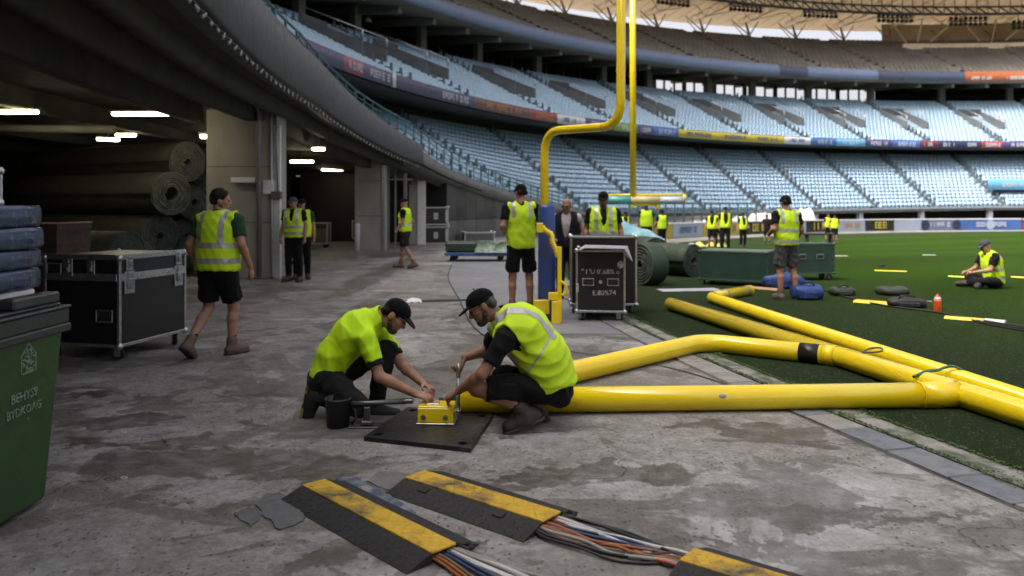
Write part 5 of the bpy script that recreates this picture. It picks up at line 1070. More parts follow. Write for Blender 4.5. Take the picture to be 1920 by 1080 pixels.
# ------------------------------------------------------------ bags and small gear on the turf
def soft_bag(name, loc, rz, sx, sy, sz, mt, lab, cat, seed, strap=True):
    rnd = random.Random(seed); g = empty(name, loc, rz, lab, cat); V = []; n = 20; k = 10; ph = rnd.uniform(0, 6)
    for i in range(k + 1):
        v = i / k; el = math.pi * (v - .5)
        for j in range(n):
            a = 2 * math.pi * j / n; e = .55; c_, s_ = math.cos(a), math.sin(a); w = abs(math.cos(el)) ** .45
            w *= 1 + .07 * math.sin(3 * a + ph) + .05 * math.sin(5 * a + 7 * v + ph)
            V.append((sx * w * math.copysign(abs(c_) ** e, c_), sy * w * math.copysign(abs(s_) ** e, s_), sz * (.5 + .5 * math.copysign(abs(math.sin(el)) ** .8, math.sin(el))) * (1 + .08 * math.sin(2 * a + ph)) ))
    np_mesh('body', V, [(i * n + j, i * n + (j + 1) % n, (i + 1) * n + (j + 1) % n, (i + 1) * n + j) for i in range(k) for j in range(n)], [mt], g, True)
    if strap:
        m = MB(); m.tube(bez([(-sx * .5, -sy * .3, sz * .8), (-sx * .3, -sy * .5, sz * 1.25), (sx * .3, -sy * .4, sz * 1.2), (sx * .5, -sy * .2, sz * .8)], 5), .014, 6); m.build('strap', mt, g)
        m = MB(); m.cbox(-sx * .55, sx * .55, -sy * 1.06, -sy * .9, sz * .15, sz * .6, .01); m.build('pocket', mt, g)
    return g
BB = pm('blue_nylon', (.02, .06, .26), .5, 0, (.012, .03, .12), 6, .4, .6, 20, .6, .02); KB = pm('black_nylon', (.014, .015, .016), .6, 0, (.03, .032, .03), 5, .5, .7, 20, .6, .02); KO = pm('olive_nylon', (.025, .035, .025), .6, 0, (.04, .05, .035), 5, .5, .7, 20, .6, .02)
soft_bag('holdall', G(1512, 562), R(-8), .27, .15, .25, BB, 'bright blue holdall in front of the standing man in shorts', 'bag', 1); soft_bag('holdall', G(1470, 541), R(4), .40, .16, .28, BB, 'blue holdall lying behind the legs of the standing man', 'bag', 2)
soft_bag('backpack', G(1578, 554), R(5), .22, .14, .15, KO, 'small dark olive pack lying right of the blue holdall', 'bag', 3); soft_bag('backpack', G(1672, 553), R(0), .27, .2, .15, KO, 'dark rounded pack farthest back on the cable line', 'bag', 4, False); soft_bag('backpack', G(1700, 576), R(-12), .28, .16, .15, KB, 'flat black pack beside the orange bottle', 'bag', 5)
m = MB(); m.cbox(-.2, .2, -.05, .05, .01, .02, .003); o = m.build('grey_sleeve', ALU); o.location = G(1722, 566); o.rotation_euler = (0, 0, -.25); tag(o, 'thin grey sleeve sticking out behind the flat black pack', 'sleeve')
ob = G(1758, 586); g = empty('drink_bottle', ob, 0, 'orange drink bottle standing on the turf', 'bottle'); OR = pm('orange_plastic', (.62, .08, .015), .35)
m = MB(); m.lathe([(.001, 0), (.05, 0), (.053, .01), (.053, .17), (.047, .19), (.049, .2), (.04, .225), (.03, .235)], 18); m.build('body', OR, g); m = MB(); m.lathe([(.034, .232), (.034, .25), (.015, .255), (.014, .278), (.001, .28)], 14); m.build('cap', OR, g); m = MB(); m.lathe([(.0495, .185), (.044, .222), (.033, .234)], 18); m.build('shoulder', WHITE_P, g)
def strip(name, pts, w, z, mt, lab, cat='strip'):
    pts = [Vector(p) for p in pts]; m = MB()
    for i in range(len(pts) - 1):
        d = (pts[i + 1] - pts[i]); d.z = 0; d.normalize(); n_ = Vector((-d.y, d.x, 0)) * w / 2; m.add([pts[i] - n_, pts[i + 1] - n_, pts[i + 1] + n_, pts[i] + n_] + [p + Vector((0, 0, z)) for p in (pts[i] - n_ * .7, pts[i + 1] - n_ * .7, pts[i + 1] + n_ * .7, pts[i] + n_ * .7)], [(4, 5, 6, 7), (0, 1, 5, 4), (2, 3, 7, 6), (1, 2, 6, 5), (3, 0, 4, 7)])
    return tag(m.build(name, mt), lab, cat)
e_ = Vector((0, 0, .006))
strip('yellow_cover', [G(1604, 566) + e_, G(1668, 571) + e_], .26, .03, YEL_MARK, 'yellow cable cover left of the flat black pack', 'cable cover'); strip('yellow_cover', [G(1772, 597) + e_, G(1845, 603) + e_], .16, .03, YEL_MARK, 'yellow cable cover right of the orange bottle', 'cable cover'); strip('white_cover', [G(1845, 602) + e_, G(1885, 606) + e_], .10, .03, WHITE_P, 'white end of the yellow cable cover', 'cable cover')
for k in range(3):
    m = MB(); pts = [G(1545, 546), G(1590, 560), G(1660, 575), G(1745, 586), G(1800, 596), G(1860, 606 + k * 3), G(1960, 622 + k * 4)]; m.tube(bez([p + Vector((0, .03 * k + .02 * math.sin(i * 2 + k), .018)) for i, p in enumerate(pts)], 6), .012, 6); tag(m.build('pitch_cable', CB['black']), ('nearest', 'middle', 'farthest')[k] + ' of three black cables running across the turf to the right edge', 'cable', 'black cables on the turf')
strip('white_strip', [G(1235, 545) + e_, G(1345, 543) + e_], .42, .012, pm('grey_mat', (.36, .37, .42), .7), 'pale grey mat lying on the turf behind the yellow poles', 'mat'); strip('plank', [G(1405, 540) + e_, G(1460, 545) + e_], .16, .03, pm('raw_plank', (.42, .27, .16), .7), 'short pale plank between the bent pole end and the blue bags', 'plank')
strip('yellow_stake', [G(1640, 508) + e_, G(1700, 510) + e_], .06, .02, YEL_MARK, 'thin yellow stake lying far out on the grass', 'stake'); strip('yellow_stake', [G(1778, 519) + e_, G(1818, 521) + e_], .06, .02, YEL_MARK, 'yellow stake in front of the seated man', 'stake'); strip('yellow_stake', [G(1896, 520) + e_, G(1945, 523) + e_], .06, .02, YEL_MARK, 'yellow stake right of the seated man', 'stake')
strip('yellow_plank', [G(1270, 515) + e_, G(1345, 514) + e_], .2, .02, pm('pale_yellow', (.6, .42, .08), .6), 'yellow plank half under the green turf rolls', 'plank')
m = MB(); m.tube([(-.06, 0, .03), (.06, 0, .03)], .03, 10); m.ball((-.06, 0, .03), .03); m.ball((.06, 0, .03), .03); o = m.build('black_marker', RUBBER); o.location = G(1653, 500); tag(o, 'small black marker lying far out on the grass', 'marker')
for px, py, lab in ((1577, 477, 'white flat marker on the far grass, left one'), (1742, 474, 'white flat marker on the far grass, right one')): m = MB(); m.cbox(-.2, .2, -.08, .08, 0, .02, .008); o = m.build('flat_marker', pm('dull_white', (.4, .4, .4), .6)); p = G(px, py); o.location = p + Vector((0, 0, gz(p.x, p.y) + .005)); tag(o, lab, 'marker')
# clutter by the far boards: a white sheet added in place of sunlight on the seats, folded banners, dark bench frame
V = []; rnd = random.Random(4); n = 60
for i in range(n + 1):
    a = hit(1310 + 215 * i / n, 56.2)
    for j in range(6): r_ = 55.6 + .34 * j; z = -.6 + [0, .9, 1.6, 1.9, 1.6, 1.4][j] * (.45 + .55 * i / n) + rnd.uniform(-.16, .16); V.append(tuple(pol(r_ + rnd.uniform(-.1, .1), a, z)))
tag(np_mesh('sunlit_seat_sheet', V, [(i * 6 + j, i * 6 + 6 + j, i * 6 + 7 + j, i * 6 + j + 1) for i in range(n) for j in range(5)], [pm('sunlit_white', (.78, .76, .72), .4)], None, False), 'crumpled white sheeting heaped along the far front seats', 'sheeting')
def gnd(px, Y): X = (px - 960) / F * Y; return Vector((X, Y, gz(X, Y)))
for px, w, Y, c_, lab in ((1215, 1.6, 40, (.5, .45, .05), 'folded yellow banner on the far grass behind the green rolls'), (1268, 2.2, 38, (.6, .6, .62), 'folded white banner on the far grass'), (1330, 1.8, 42, (.5, .47, .08), 'folded yellow and white banner near the dark clad group'), (1238, 1.2, 30, (.4, .5, .05), 'small lime coloured heap of vests on the far grass')):
    rnd = random.Random(px); V = []; n = 14
    for i in range(n + 1):
        for j in range(6): V.append((-w / 2 + w * i / n, -.3 + .12 * j, max(0, .28 * math.sin(math.pi * j / 5) * (.6 + .4 * math.sin(i * 1.3 + px)) + rnd.uniform(-.04, .04))))
    o = np_mesh('folded_banner', V, [(i * 6 + j, i * 6 + 6 + j, i * 6 + 7 + j, i * 6 + j + 1) for i in range(n) for j in range(5)], [pm('banner_%d' % px, c_, .5, 0, tuple(k * .5 for k in c_), 2)], None, True); o.location = gnd(px, Y); tag(o, lab, 'banner')
p = gnd(1535, 46); g = empty('low_bench', p, 0, 'low dark bench frame by the far pair of workers', 'bench'); m = MB(); m.cbox(-.9, .9, -.25, .25, .55, .66, .02); m.build('seat', RUBBER, g)
for x in (-.7, .7): m = MB(); m.box(x - .04, x + .04, -.2, .2, 0, .55); m.build('leg', RUBBER, g)
fe = empty('pitch_fence', gnd(1300, 60), 0, 'thin teal mesh fence in front of the far seats', 'fence'); o5 = -fe.location
for i in range(15): a = hit(1180 + i * 17, 55.6); p = pol(55.6, a, -.7) + o5; m = MB(); m.box(-.05, .05, -.05, .05, 0, 2.5, M=Matrix.Translation(p)); m.build('post', TEAL, fe)
for z in (1.3, 1.9, 2.5): m = MB(); m.tube([pol(55.6, hit(1180 + i * 17, 55.6), -.7 + z) + o5 for i in range(15)], .035, 5); m.build('rail', TEAL, fe)
# ------------------------------------------------------------ people: smooth distance-field bodies turned into meshes
def nets(d, org, h):
    s = d < 0; c = np.zeros(tuple(k - 1 for k in d.shape), np.int8)
    for i in (0, 1):
        for j in (0, 1):
            for k in (0, 1): c += s[i:s.shape[0] - 1 + i, j:s.shape[1] - 1 + j, k:s.shape[2] - 1 + k]
    act = np.argwhere((c > 0) & (c < 8))
    if len(act) == 0: return np.zeros((0, 3)), np.zeros((0, 4), int)
    ids = np.full(c.shape, -1, np.int64); ids[tuple(act.T)] = np.arange(len(act))
    acc = np.zeros((len(act), 3)); cnt = np.zeros(len(act)); cor = [(i, j, k) for i in (0, 1) for j in (0, 1) for k in (0, 1)]
    val = {q: d[act[:, 0] + q[0], act[:, 1] + q[1], act[:, 2] + q[2]] for q in cor}
    for a in cor:
        for ax in range(3):
            if a[ax]: continue
            b = list(a); b[ax] = 1; b = tuple(b); va, vb = val[a], val[b]; m = (va < 0) != (vb < 0); t = np.where(m, va / np.where(m, va - vb, 1), 0)
            p = np.array(a, float)[None] + 0 * acc; p[:, ax] += t; acc += p * m[:, None]; cnt += m
    V = (act + acc / cnt[:, None]) * h + org
    Fq = []
    for ax in range(3):
        sl0 = [slice(None)] * 3; sl1 = [slice(None)] * 3; sl0[ax] = slice(0, -1); sl1[ax] = slice(1, None)
        e = s[tuple(sl0)] != s[tuple(sl1)]; q = np.argwhere(e); u, v = (ax + 1) % 3, (ax + 2) % 3
        q = q[(q[:, u] > 0) & (q[:, v] > 0) & (q[:, u] < c.shape[u]) & (q[:, v] < c.shape[v])]
        def cid(du, dv): r = q.copy(); r[:, u] -= du; r[:, v] -= dv; return ids[tuple(r.T)]
        f = np.stack([cid(1, 1), cid(0, 1), cid(0, 0), cid(1, 0)], 1); fl = ~s[tuple(q.T)]; f[fl] = f[fl][:, ::-1]; Fq.append(f)
    Fq = np.concatenate(Fq); return V, Fq[(Fq >= 0).all(1)]
class Sdf:
    def __init__(s): s.p = []
    def seg(s, a, b, ra, rb, k=.02, f=None, fl=1.0, clip=None, op='add', clip2=None): s.p.append(('s', np.array(a, float), np.array(b, float), ra, rb, k, None if f is None else np.array(f, float), fl, clip, op, clip2)); return s
    def ell(s, c, ax, r, k=.02, clip=None, op='add'): s.p.append(('e', np.array(c, float), np.array(ax, float), np.array(r, float), None, k, None, 1, clip, op, None)); return s
    def mesh(s, h, amp=0.0, seed=0, freq=1.0, inflate=0.0, cuts=()):
        lo = np.full(3, 1e9); hi = -lo
        bb = []
        for p in s.p:
            if p[0] == 's': r = max(p[3], p[4]); l_, h_ = np.minimum(p[1], p[2]) - r, np.maximum(p[1], p[2]) + r
            else: r = max(p[3]); l_, h_ = p[1] - r, p[1] + r
            bb.append((l_, h_))
            if p[9] == 'add': lo = np.minimum(lo, l_); hi = np.maximum(hi, h_)
        lo -= .03 + 2 * h; hi += .03 + 2 * h; n = np.ceil((hi - lo) / h).astype(int) + 1; d = np.full(n, .5, np.float32)
        ax_ = [lo[i] + h * np.arange(n[i]) for i in range(3)]
        for p, (l_, h_) in zip(s.p, bb):
            mg = p[5] + .03; i0 = np.maximum(((l_ - mg - lo) / h).astype(int), 0); i1 = np.minimum(((h_ + mg - lo) / h).astype(int) + 2, n)
            if (i1 <= i0).any(): continue
            sl = tuple(slice(a, b) for a, b in zip(i0, i1)); X, Y, Z = np.meshgrid(*[ax_[i][sl[i]] for i in range(3)], indexing='ij'); q = np.stack([X, Y, Z], -1).astype(np.float32)
            if p[0] == 's':
                w = q - p[1]; ba = p[2] - p[1]
                if p[6] is not None: f = p[6] / np.linalg.norm(p[6]); g_ = 1 / p[7] - 1; w = w + f * ((w @ f)[..., None] * g_); ba = ba + f * (ba @ f) * g_
                t = np.clip((w @ ba) / max(ba @ ba, 1e-9), 0, 1); e = np.linalg.norm(w - t[..., None] * ba, axis=-1) - (p[3] + (p[4] - p[3]) * t) - inflate
            else:
                w = (q - p[1]) @ p[2].T; r = p[3] + inflate; k0 = np.linalg.norm(w / r, axis=-1); k1 = np.linalg.norm(w / r ** 2, axis=-1) + 1e-9; e = k0 * (k0 - 1) / k1
            for cl in (p[8], p[10]):
                if cl is not None: e = np.maximum(e, (q - np.array(cl[0])) @ np.array(cl[1]))
            D = d[sl]; k = p[5]
            if p[9] == 'add': hh = np.clip(.5 + .5 * (D - e) / k, 0, 1); d[sl] = D * (1 - hh) + e * hh - k * hh * (1 - hh)
            else: e = -e; hh = np.clip(.5 - .5 * (D - e) / k, 0, 1); d[sl] = D * (1 - hh) + e * hh + k * hh * (1 - hh)
        if amp:
            rg = np.random.default_rng(seed); X, Y, Z = np.meshgrid(*ax_, indexing='ij', sparse=True); w = 0
            ph = rg.uniform(0, 6, 3); wx = .03 * np.sin(9 * Y + 7 * Z + ph[0]); wz = .03 * np.sin(8 * X - 6 * Y + ph[1])
            for i in range(6): kv = rg.normal(0, 1, 3); kv *= freq * rg.uniform(12, 48) / np.linalg.norm(kv); w = w + (1.6 * np.abs(np.sin(kv[0] * (X + wx) + kv[1] * Y + kv[2] * (Z + wz) + rg.uniform(0, 6))) - 1.0) * rg.uniform(.5, 1)
            d += (amp / 2.6 * w).astype(np.float32) * (np.abs(d) < .05)
        if cuts:
            X, Y, Z = np.meshgrid(*ax_, indexing='ij', sparse=True)
            for o, nn in cuts: d = np.maximum(d, ((X - o[0]) * nn[0] + (Y - o[1]) * nn[1] + (Z - o[2]) * nn[2]).astype(np.float32))
        return nets(d, lo, h)
def cloth(name, col, rough=.85, bsc=9, bstr=.35, col2=None, bd=.02, spec=.25):
    if name in MAT: return MAT[name]
    m, t = newmat(name); co = t.co(); nn = t.node('TexNoise'); nn.noise_type = 'RIDGED_MULTIFRACTAL'; nn.inputs['Scale'].default_value = bsc * .62; nn.inputs['Detail'].default_value = 2.5; nn.inputs['Distortion'].default_value = .9; t.L(t.co(scale=(1, 1, .6), rot=(.4, .3, 0)), nn.inputs['Vector']); n = nn.outputs[0]; c2 = col2 or tuple(k * .72 for k in col)
    t.set('Base Color', t.mix(t.ramp(t.noise(2.5, 5, .6, .4, co), [(.4, 0), (.7, 1)]), col, c2)); t.set('Roughness', rough); t.set('Specular IOR Level', spec); t.set('Sheen Weight', .04)
    t.bump(t.math('ADD', n, t.math('MULTIPLY', t.noise(260, 2, .5, 0, co), .08)), bstr, bd); return m
LIME = cloth('lime_vest', (.55, .80, .02), .7, 8, .5, (.47, .72, .02)); LIME2 = cloth('lime_polo', (.50, .80, .01), .7, 8, .45, (.42, .7, .01)); BLK = cloth('black_cloth', (.0065, .0068, .008), spec=.15); NAVY = cloth('navy_cloth', (.008, .011, .019), spec=.15); CHAR = cloth('charcoal_cloth', (.012, .012, .013), col2=(.022, .021, .02), spec=.15); GREEN = cloth('green_polo', (.012, .05, .022)); PINKG = cloth('pale_shirt', (.42, .37, .40)); GREYC = cloth('grey_cloth', (.06, .062, .068)); ORANGE = cloth('orange_cloth', (.45, .12, .03))
TAPE = pm('reflective_tape', (.46, .46, .44), .35, .3, (.36, .36, .34), 14); BOOTB = pm('brown_boot', (.12, .08, .055), .75, 0, (.09, .065, .05), 10, .4, .7, 60, .2); BOOTK = pm('black_boot', (.024, .019, .015), .7, 0, (.045, .037, .03), 10, .45, .7, 60, .2); SOLE = pm('boot_sole', (.055, .052, .048), .85, 0, (.03, .03, .03), 12); BOOTD = pm('dark_boot', (.010, .010, .010), .7, 0, (.02, .02, .018), 10, .45, .7, 60, .2); SOCK = cloth('sock', (.02, .02, .022))
STUB = pm('stubble', (.075, .047, .035), .7, 0, (.05, .032, .025), 90)
HAIR = pm('dark_hair', (.006, .005, .004), .7, 0, (.014, .011, .009), 60, .4, .7, 140, .5, .004, spec=.2); HAIRG = pm('greying_hair', (.06, .055, .05), .6, 0, (.03, .027, .025), 80, .4, .7, 140, .5, .004); CAPK = cloth('black_cap', (.005, .005, .006), .85, 6, .12, spec=.1); CAPN = cloth('navy_cap', (.004, .005, .009), .85, 6, .12, spec=.1); CAPG = cloth('grey_cap', (.05, .053, .06), .8, 6, .15)
def skin(name, col):
    if name in MAT: return MAT[name]
    m, t = newmat(name); co = t.co(); t.set('Base Color', t.mix(t.ramp(t.noise(14, 5, .6, .2, co), [(.35, 0), (.7, 1)]), col, (col[0] * .8, col[1] * .68, col[2] * .62))); t.set('Roughness', .5); t.set('Specular IOR Level', .4)
    t.set('Subsurface Weight', .08); t.set('Subsurface Radius', (.01, .004, .002)); t.bump(t.noise(120, 3, .6, 0, co), .12, .003); return m
SK1 = skin('skin_light', (.36, .20, .135)); SK2 = skin('skin_tan', (.29, .155, .10)); SK3 = skin('skin_brown', (.19, .10, .065))
def frame_from(f, u):
    f = Vector(f).normalized(); u = Vector(u); u = (u - f * u.dot(f)).normalized(); r = f.cross(u).normalized(); return r, f, u
def add_hand(S_, w, d, n, side, curl, fine):
    d = Vector(d).normalized(); n = Vector(n); n = (n - d * n.dot(d)).normalized(); t = d.cross(n) * side
    S_.seg(w, w + d * .085, .030, .040, .012, n, .48)
    if not fine: S_.seg(w + d * .07, w + d * .13 + n * .03, .03, .02, .02); return
    for i, L_ in enumerate((.072, .082, .077, .06)):
        b = w + d * .084 + t * (.031 - .0205 * i) ; c1 = curl * (.55 + .06 * i); c2 = curl * 1.5
        d1 = (d * math.cos(c1) + n * math.sin(c1)); d2 = (d * math.cos(c2) + n * math.sin(c2)); k_ = b + d1 * L_ * .52; e = k_ + d2 * L_ * .5
        S_.seg(b - d * .01, k_, .0102, .0092, .006); S_.seg(k_, e, .0092, .0078, .004)
    b = w + d * .028 + t * .028; m_ = b + (d * .7 + t * .62 + n * .35).normalized() * .043; e = m_ + (d * .85 + t * .1 + n * .5).normalized() * .033; S_.seg(b, m_, .0145, .0115, .01); S_.seg(m_, e, .0115, .0088, .004)
def person(base, J, look, vox, label, name='person', group=None):
    """J holds joint positions in world space; parts hang from an Empty at the feet"""
    V_ = lambda k: Vector(J[k]); base = Vector(base); g = empty(name, base, 0, label, 'person', group); fine = vox < .009; fat = look.get('fat', 1.0)
    up = (V_('neck') - V_('pelvis')).normalized(); rt = V_('right').normalized(); fw = up.cross(rt).normalized(); H = V_('head'); hr, hf, hu = frame_from(J['hf'], J['hu']); AX = [list(hr), list(hf), list(hu)]
    def hp(x, y, z): return H + hr * x + hf * y + hu * z
    def put(nm, S_, mt, h=None, **kw):
        v, f = S_.mesh(h or vox, **kw)
        if len(v) == 0: return None
        o = np_mesh(nm, v - np.array(base), f, [mt], g, True); return o
    fl = look.get('flat', .68); fs = lambda a, b: (b - a).normalized().cross(rt)
    pe, wa, ch, ne = V_('pelvis'), V_('waist'), V_('chest'), V_('neck')
    def torso(S_, e=0.0, k=.05, lowclip=None, latclip=None):
        S_.seg(pe, wa, .150 * fat + e, .148 * fat + e, k, fs(pe, wa), fl, lowclip, clip2=latclip); S_.seg(wa, ch, .148 * fat + e, .172 * (.5 + .5 * fat) + e, k, fs(wa, ch), fl, lowclip, clip2=latclip)
        top = ne - (ne - ch).normalized() * .055; S_.seg(ch, top, .168 * (.5 + .5 * fat) + e, .085 + e, k, fs(ch, ne), fl, clip2=latclip)
    def legsegs(S_, e0, e1, e2, to, clipk=None, cl=True):
        for sd in 'LR':
            h_, k_, a_ = V_('hip' + sd), V_('kn' + sd), V_('an' + sd); kd = (k_ - h_).normalized()
            if to == 'knee': c_ = h_.lerp(k_, look.get('short', .9)); S_.seg(h_, k_ + kd * .05, .088 * fat + e0, .064 + e1, .03, clip=(list(c_), list(kd)))
            else:
                S_.seg(h_, k_, .088 * fat + e0, .058 + e1, .03); mid = k_.lerp(a_, .3); ad = (a_ - k_).normalized(); cut = (list(k_.lerp(a_, .93)), list(ad)) if to == 'ankle' else None
                bk = -fw * .012; S_.seg(k_, mid + bk, .054 + e1, .056 + e1, .02, clip=cut); S_.seg(mid + bk, a_, .056 + e1, .037 + e2, .02, clip=cut)
    # body: one continuous surface
    B = Sdf(); torso(B, -.012)
    for sd in 'LR':
        s_, e_, w_ = V_('sh' + sd), V_('el' + sd), V_('wr' + sd); B.seg(ch.lerp(s_, .5) + up * .05, s_, .06, .056, .04); B.seg(s_, e_, .053, .041, .025); m_ = e_.lerp(w_, .25); B.seg(e_, m_, .041, .043, .015); B.seg(m_, w_, .043, .0275, .015); add_hand(B, w_, J['hd' + sd], J['hn' + sd], 1 if sd == 'R' else -1, look.get('curl' + sd, .6), fine)
    legsegs(B, -.012, 0, 0, 'all')
    for sd in 'LR': a_ = V_('an' + sd); td = V_('to' + sd).normalized(); dn_ = -(V_('kn' + sd) - a_).normalized(); sn_ = (dn_ - td * dn_.dot(td)).normalized(); B.seg(a_, a_ + sn_ * .045 + td * .07, .034, .024, .02)
    B.seg(ne - up * .03, hp(0, -.018, -.055), .066, .057, .03)
    B.ell(hp(0, -.012, .035), AX, (.074, .096, .087), .02).ell(hp(0, .03, -.035), AX, (.060, .066, .082), .03).seg(hp(0, .02, -.085), hp(0, .062, -.102), .042, .027, .02)
    if vox < .02:
        B.seg(hp(0, .092, .002), hp(0, .108, -.036), .009, .0145, .012).seg(hp(-.036, .079, .018), hp(.036, .079, .018), .014, .014, .012).seg(hp(-.018, .086, -.068), hp(.018, .086, -.068), .010, .010, .006).seg(hp(-.045, .055, -.025), hp(-.04, .07, -.03), .018, .016, .015).seg(hp(.045, .055, -.025), hp(.04, .07, -.03), .018, .016, .015)
        for sx in (-1, 1): B.ell(hp(sx * .076, -.008, -.012), AX, (.012, .024, .034), .006)
    put('body', B, look['skin'])
    if vox < .016:
        for sx in (-1, 1): m = MB(); m.ball(hp(sx * .031, .0855, -.004) - base, .0125, 8, sc=(1.1, .8, .6)); m.build('eye', pm('eye_dark', (.02, .015, .012), .3), g)
    if look.get('beard'): S_ = Sdf(); S_.seg(hp(0, .02, -.085), hp(0, .062, -.102), .045, .031, .02).seg(hp(-.05, .01, -.06), hp(0, .05, -.1), .024, .03, .02).seg(hp(.05, .01, -.06), hp(0, .05, -.1), .024, .03, .02).seg(hp(-.022, .083, -.055), hp(.022, .083, -.055), .009, .009, .01); put('beard', S_, look['beard'], min(vox, .008), cuts=[(list(hp(0, 0, -.045)), list(hu + hf * -.25))])
    if look.get('hair'):
        S_ = Sdf(); hc = bool(look.get('cap')); S_.ell(hp(0, -.016, .036), AX, (.080, .099, .08) if hc else (.086, .104, .096), .02); S_.seg(hp(-.05, -.075, -.02), hp(.05, -.075, -.02), .032, .032, .03); put('hair', S_, look['hair'], min(vox, .012), amp=.006 if vox < .016 else 0, freq=1.6, cuts=[(list(hp(0, .052, .03)), list(hf * .86 - hu * .5)), (list(hp(0, 0, -.07)), list(-hu))] + ([(list(hp(0, 0, .045)), list(hu))] if hc else []))
    if look.get('cap'):
        S_ = Sdf(); S_.ell(hp(0, -.006, .04), AX, (.085, .107, .083), .01, clip=(list(hp(0, 0, .022)), list(-hu))); r2, f2, u2 = frame_from(hf - hu * .22, hu); bs = look.get('brim', 1)
        S_.ell(hp(0, .105 * bs, .030) , [list(r2), list(f2 * bs), list(u2)], (.074, .082, .010), .006, clip=(list(hp(0, .055 * bs, 0)), list(-hf * bs))); o = put('cap', S_, look['cap'], min(vox * .8, .012))
        if vox < .01: m = MB(); m.ball(hp(0, -.006, .132) - base, .009, 8, sc=(1, 1, .5)); m.build('cap_button', look['cap'], g); m = MB(); m.tube([hp(.086 * math.cos(t), -.006 + .108 * math.sin(t), .036) - base for t in np.arange(0, 6.29, .35)], .004, 4); m.build('cap_seam', look['cap'], g)
    if look.get('glasses'):
        m = MB(); M = Matrix((hr, hf, hu)).transposed().to_4x4(); M.translation = H - base
        for sx in (-1, 1): m.cbox(sx * .034 - .026, sx * .034 + .026, .098, .106, -.018, .016, .004, M=M); m.box(sx * .078 - .003, sx * .078 + .003, -.01, .1, .0, .008, M=M)
        m.build('sunglasses', BLACK_TAPE, g)
    # shirt with sleeves
    hem = pe.lerp(wa, look.get('hem', -.25)); hud = (wa - pe).normalized(); lowc = (list(hem), list(-hud)); amp = .012 if vox < .009 else (.009 if vox < .02 else .0)
    sd_ = look.get('seed', hash(label) % 999)
    if look.get('shirt'):
        S_ = Sdf(); torso(S_, .016 if look.get('vest') else .024, .05, lowc)
        for sd in 'LR':
            s_, e_ = V_('sh' + sd), V_('el' + sd); dd_ = (e_ - s_).normalized(); c_ = s_.lerp(e_, look.get('sleeve', .62)); S_.seg(ch.lerp(s_, .4) + up * .05, s_, .075, .074, .05); S_.seg(s_, e_, .072, .066, .03, clip=(list(c_), list(dd_)))
        S_.seg(ne - up * .045, ne + up * .005 - fw * .004, .082, .068, .02); S_.seg(ne - up * .01, ne + up * .2 + fw * .03, .060, .066, .012, op='sub')
        put('shirt', S_, look['shirt'], vox, amp=amp, seed=sd_)
        if look.get('cuff') and vox < .009:
            for sd in 'LR': s_, e_ = V_('sh' + sd), V_('el' + sd); dd_ = (e_ - s_).normalized(); S_ = Sdf(); c0, c1 = s_.lerp(e_, look['sleeve'] - .015), s_.lerp(e_, look['sleeve'] + .13); S_.seg(s_, e_, .068, .062, .01, clip=(list(c1), list(dd_)), clip2=(list(c0), list(-dd_))); put('cuff', S_, look['cuff'], vox)
    vest = None
    if look.get('vest'):
        S_ = Sdf(); vh = pe.lerp(wa, look.get('vhem', -.1)); lc = (list(vh), list(-hud)); e = look.get('loose', .038); torso(S_, e, .05, lc); S_.seg(pe, wa, .158 * fat + e + .012, .155 * fat + e + .008, .05, fs(pe, wa), fl * 1.02, lc); S_.seg(wa, ch, .155 * fat + e + .008, .168 * fat + e, .05, fs(wa, ch), fl, lc)
        for sd in 'LR': s_ = V_('sh' + sd); S_.seg(ch.lerp(s_, .3) + up * .05, ch.lerp(s_, .88) + up * .035, .095, .083, .05)
        S_.seg(ne - up * .04 + fw * .01, ne + up * .2 + fw * .04, .075, .085, .012, op='sub')
        if look.get('open'): S_.seg(ne + fw * .12, wa.lerp(ch, 1 - look['open']) + fw * .18, .06 + look.get('ow', 0), .02 + look.get('ow', 0), .012, op='sub')
        for sd in 'LR': s_ = V_('sh' + sd); ou = rt * (1 if sd == 'R' else -1); S_.seg(s_ + ou * .055 + up * .05, s_ + ou * .05 - up * .13, .078, .068, .012, op='sub')
        cuts = ()
        vest = put('vest', S_, look['vest'], vox, amp=amp * 1.2, seed=sd_ + 1, cuts=cuts)
        if look.get('tape') and vest is not None:
            Zc = (ch - base)
            def band(nm, planes, off=.0035):
                bm = bmesh.new(); bm.from_mesh(vest.data)
                for o, n_ in planes:
                    bmesh.ops.bisect_plane(bm, geom=bm.verts[:] + bm.edges[:] + bm.faces[:], plane_co=o, plane_no=n_, clear_outer=True)
                if not bm.faces: bm.free(); return
                bm.normal_update()
                for v in bm.verts: v.co += v.normal * off
                me = bpy.data.meshes.new(nm); bm.to_mesh(me); bm.free(); link_mesh(nm, me, g, [TAPE])
            tw = .027
            for f_ in look['tape'].get('thin', ()): c_ = (pe.lerp(ne, f_) - base) ; nn = (up + fw * .35).normalized(); band('piping', [(c_ + nn * .007, nn), (c_ - nn * .007, -nn)])
            for f_ in look['tape'].get('h', ()): c_ = (pe.lerp(ne, f_) - base); band('reflective_band', [(c_ + up * tw, up), (c_ - up * tw, -up)])
            vx = look['tape'].get('v', None)
            if vx:
                for sx in (-1, 1):
                    c_ = Zc + rt * sx * vx; lowz = pe.lerp(ne, look['tape'].get('vz', .55)) - base; pl_ = [(c_ + rt * tw, rt), (c_ - rt * tw, -rt), (lowz, -up)]
                    if look['tape'].get('side') == 'back': pl_.append((Zc - fw * 0.0, fw))
                    if look['tape'].get('side') == 'front': pl_.append((Zc, -fw))
                    band('reflective_strip', pl_)
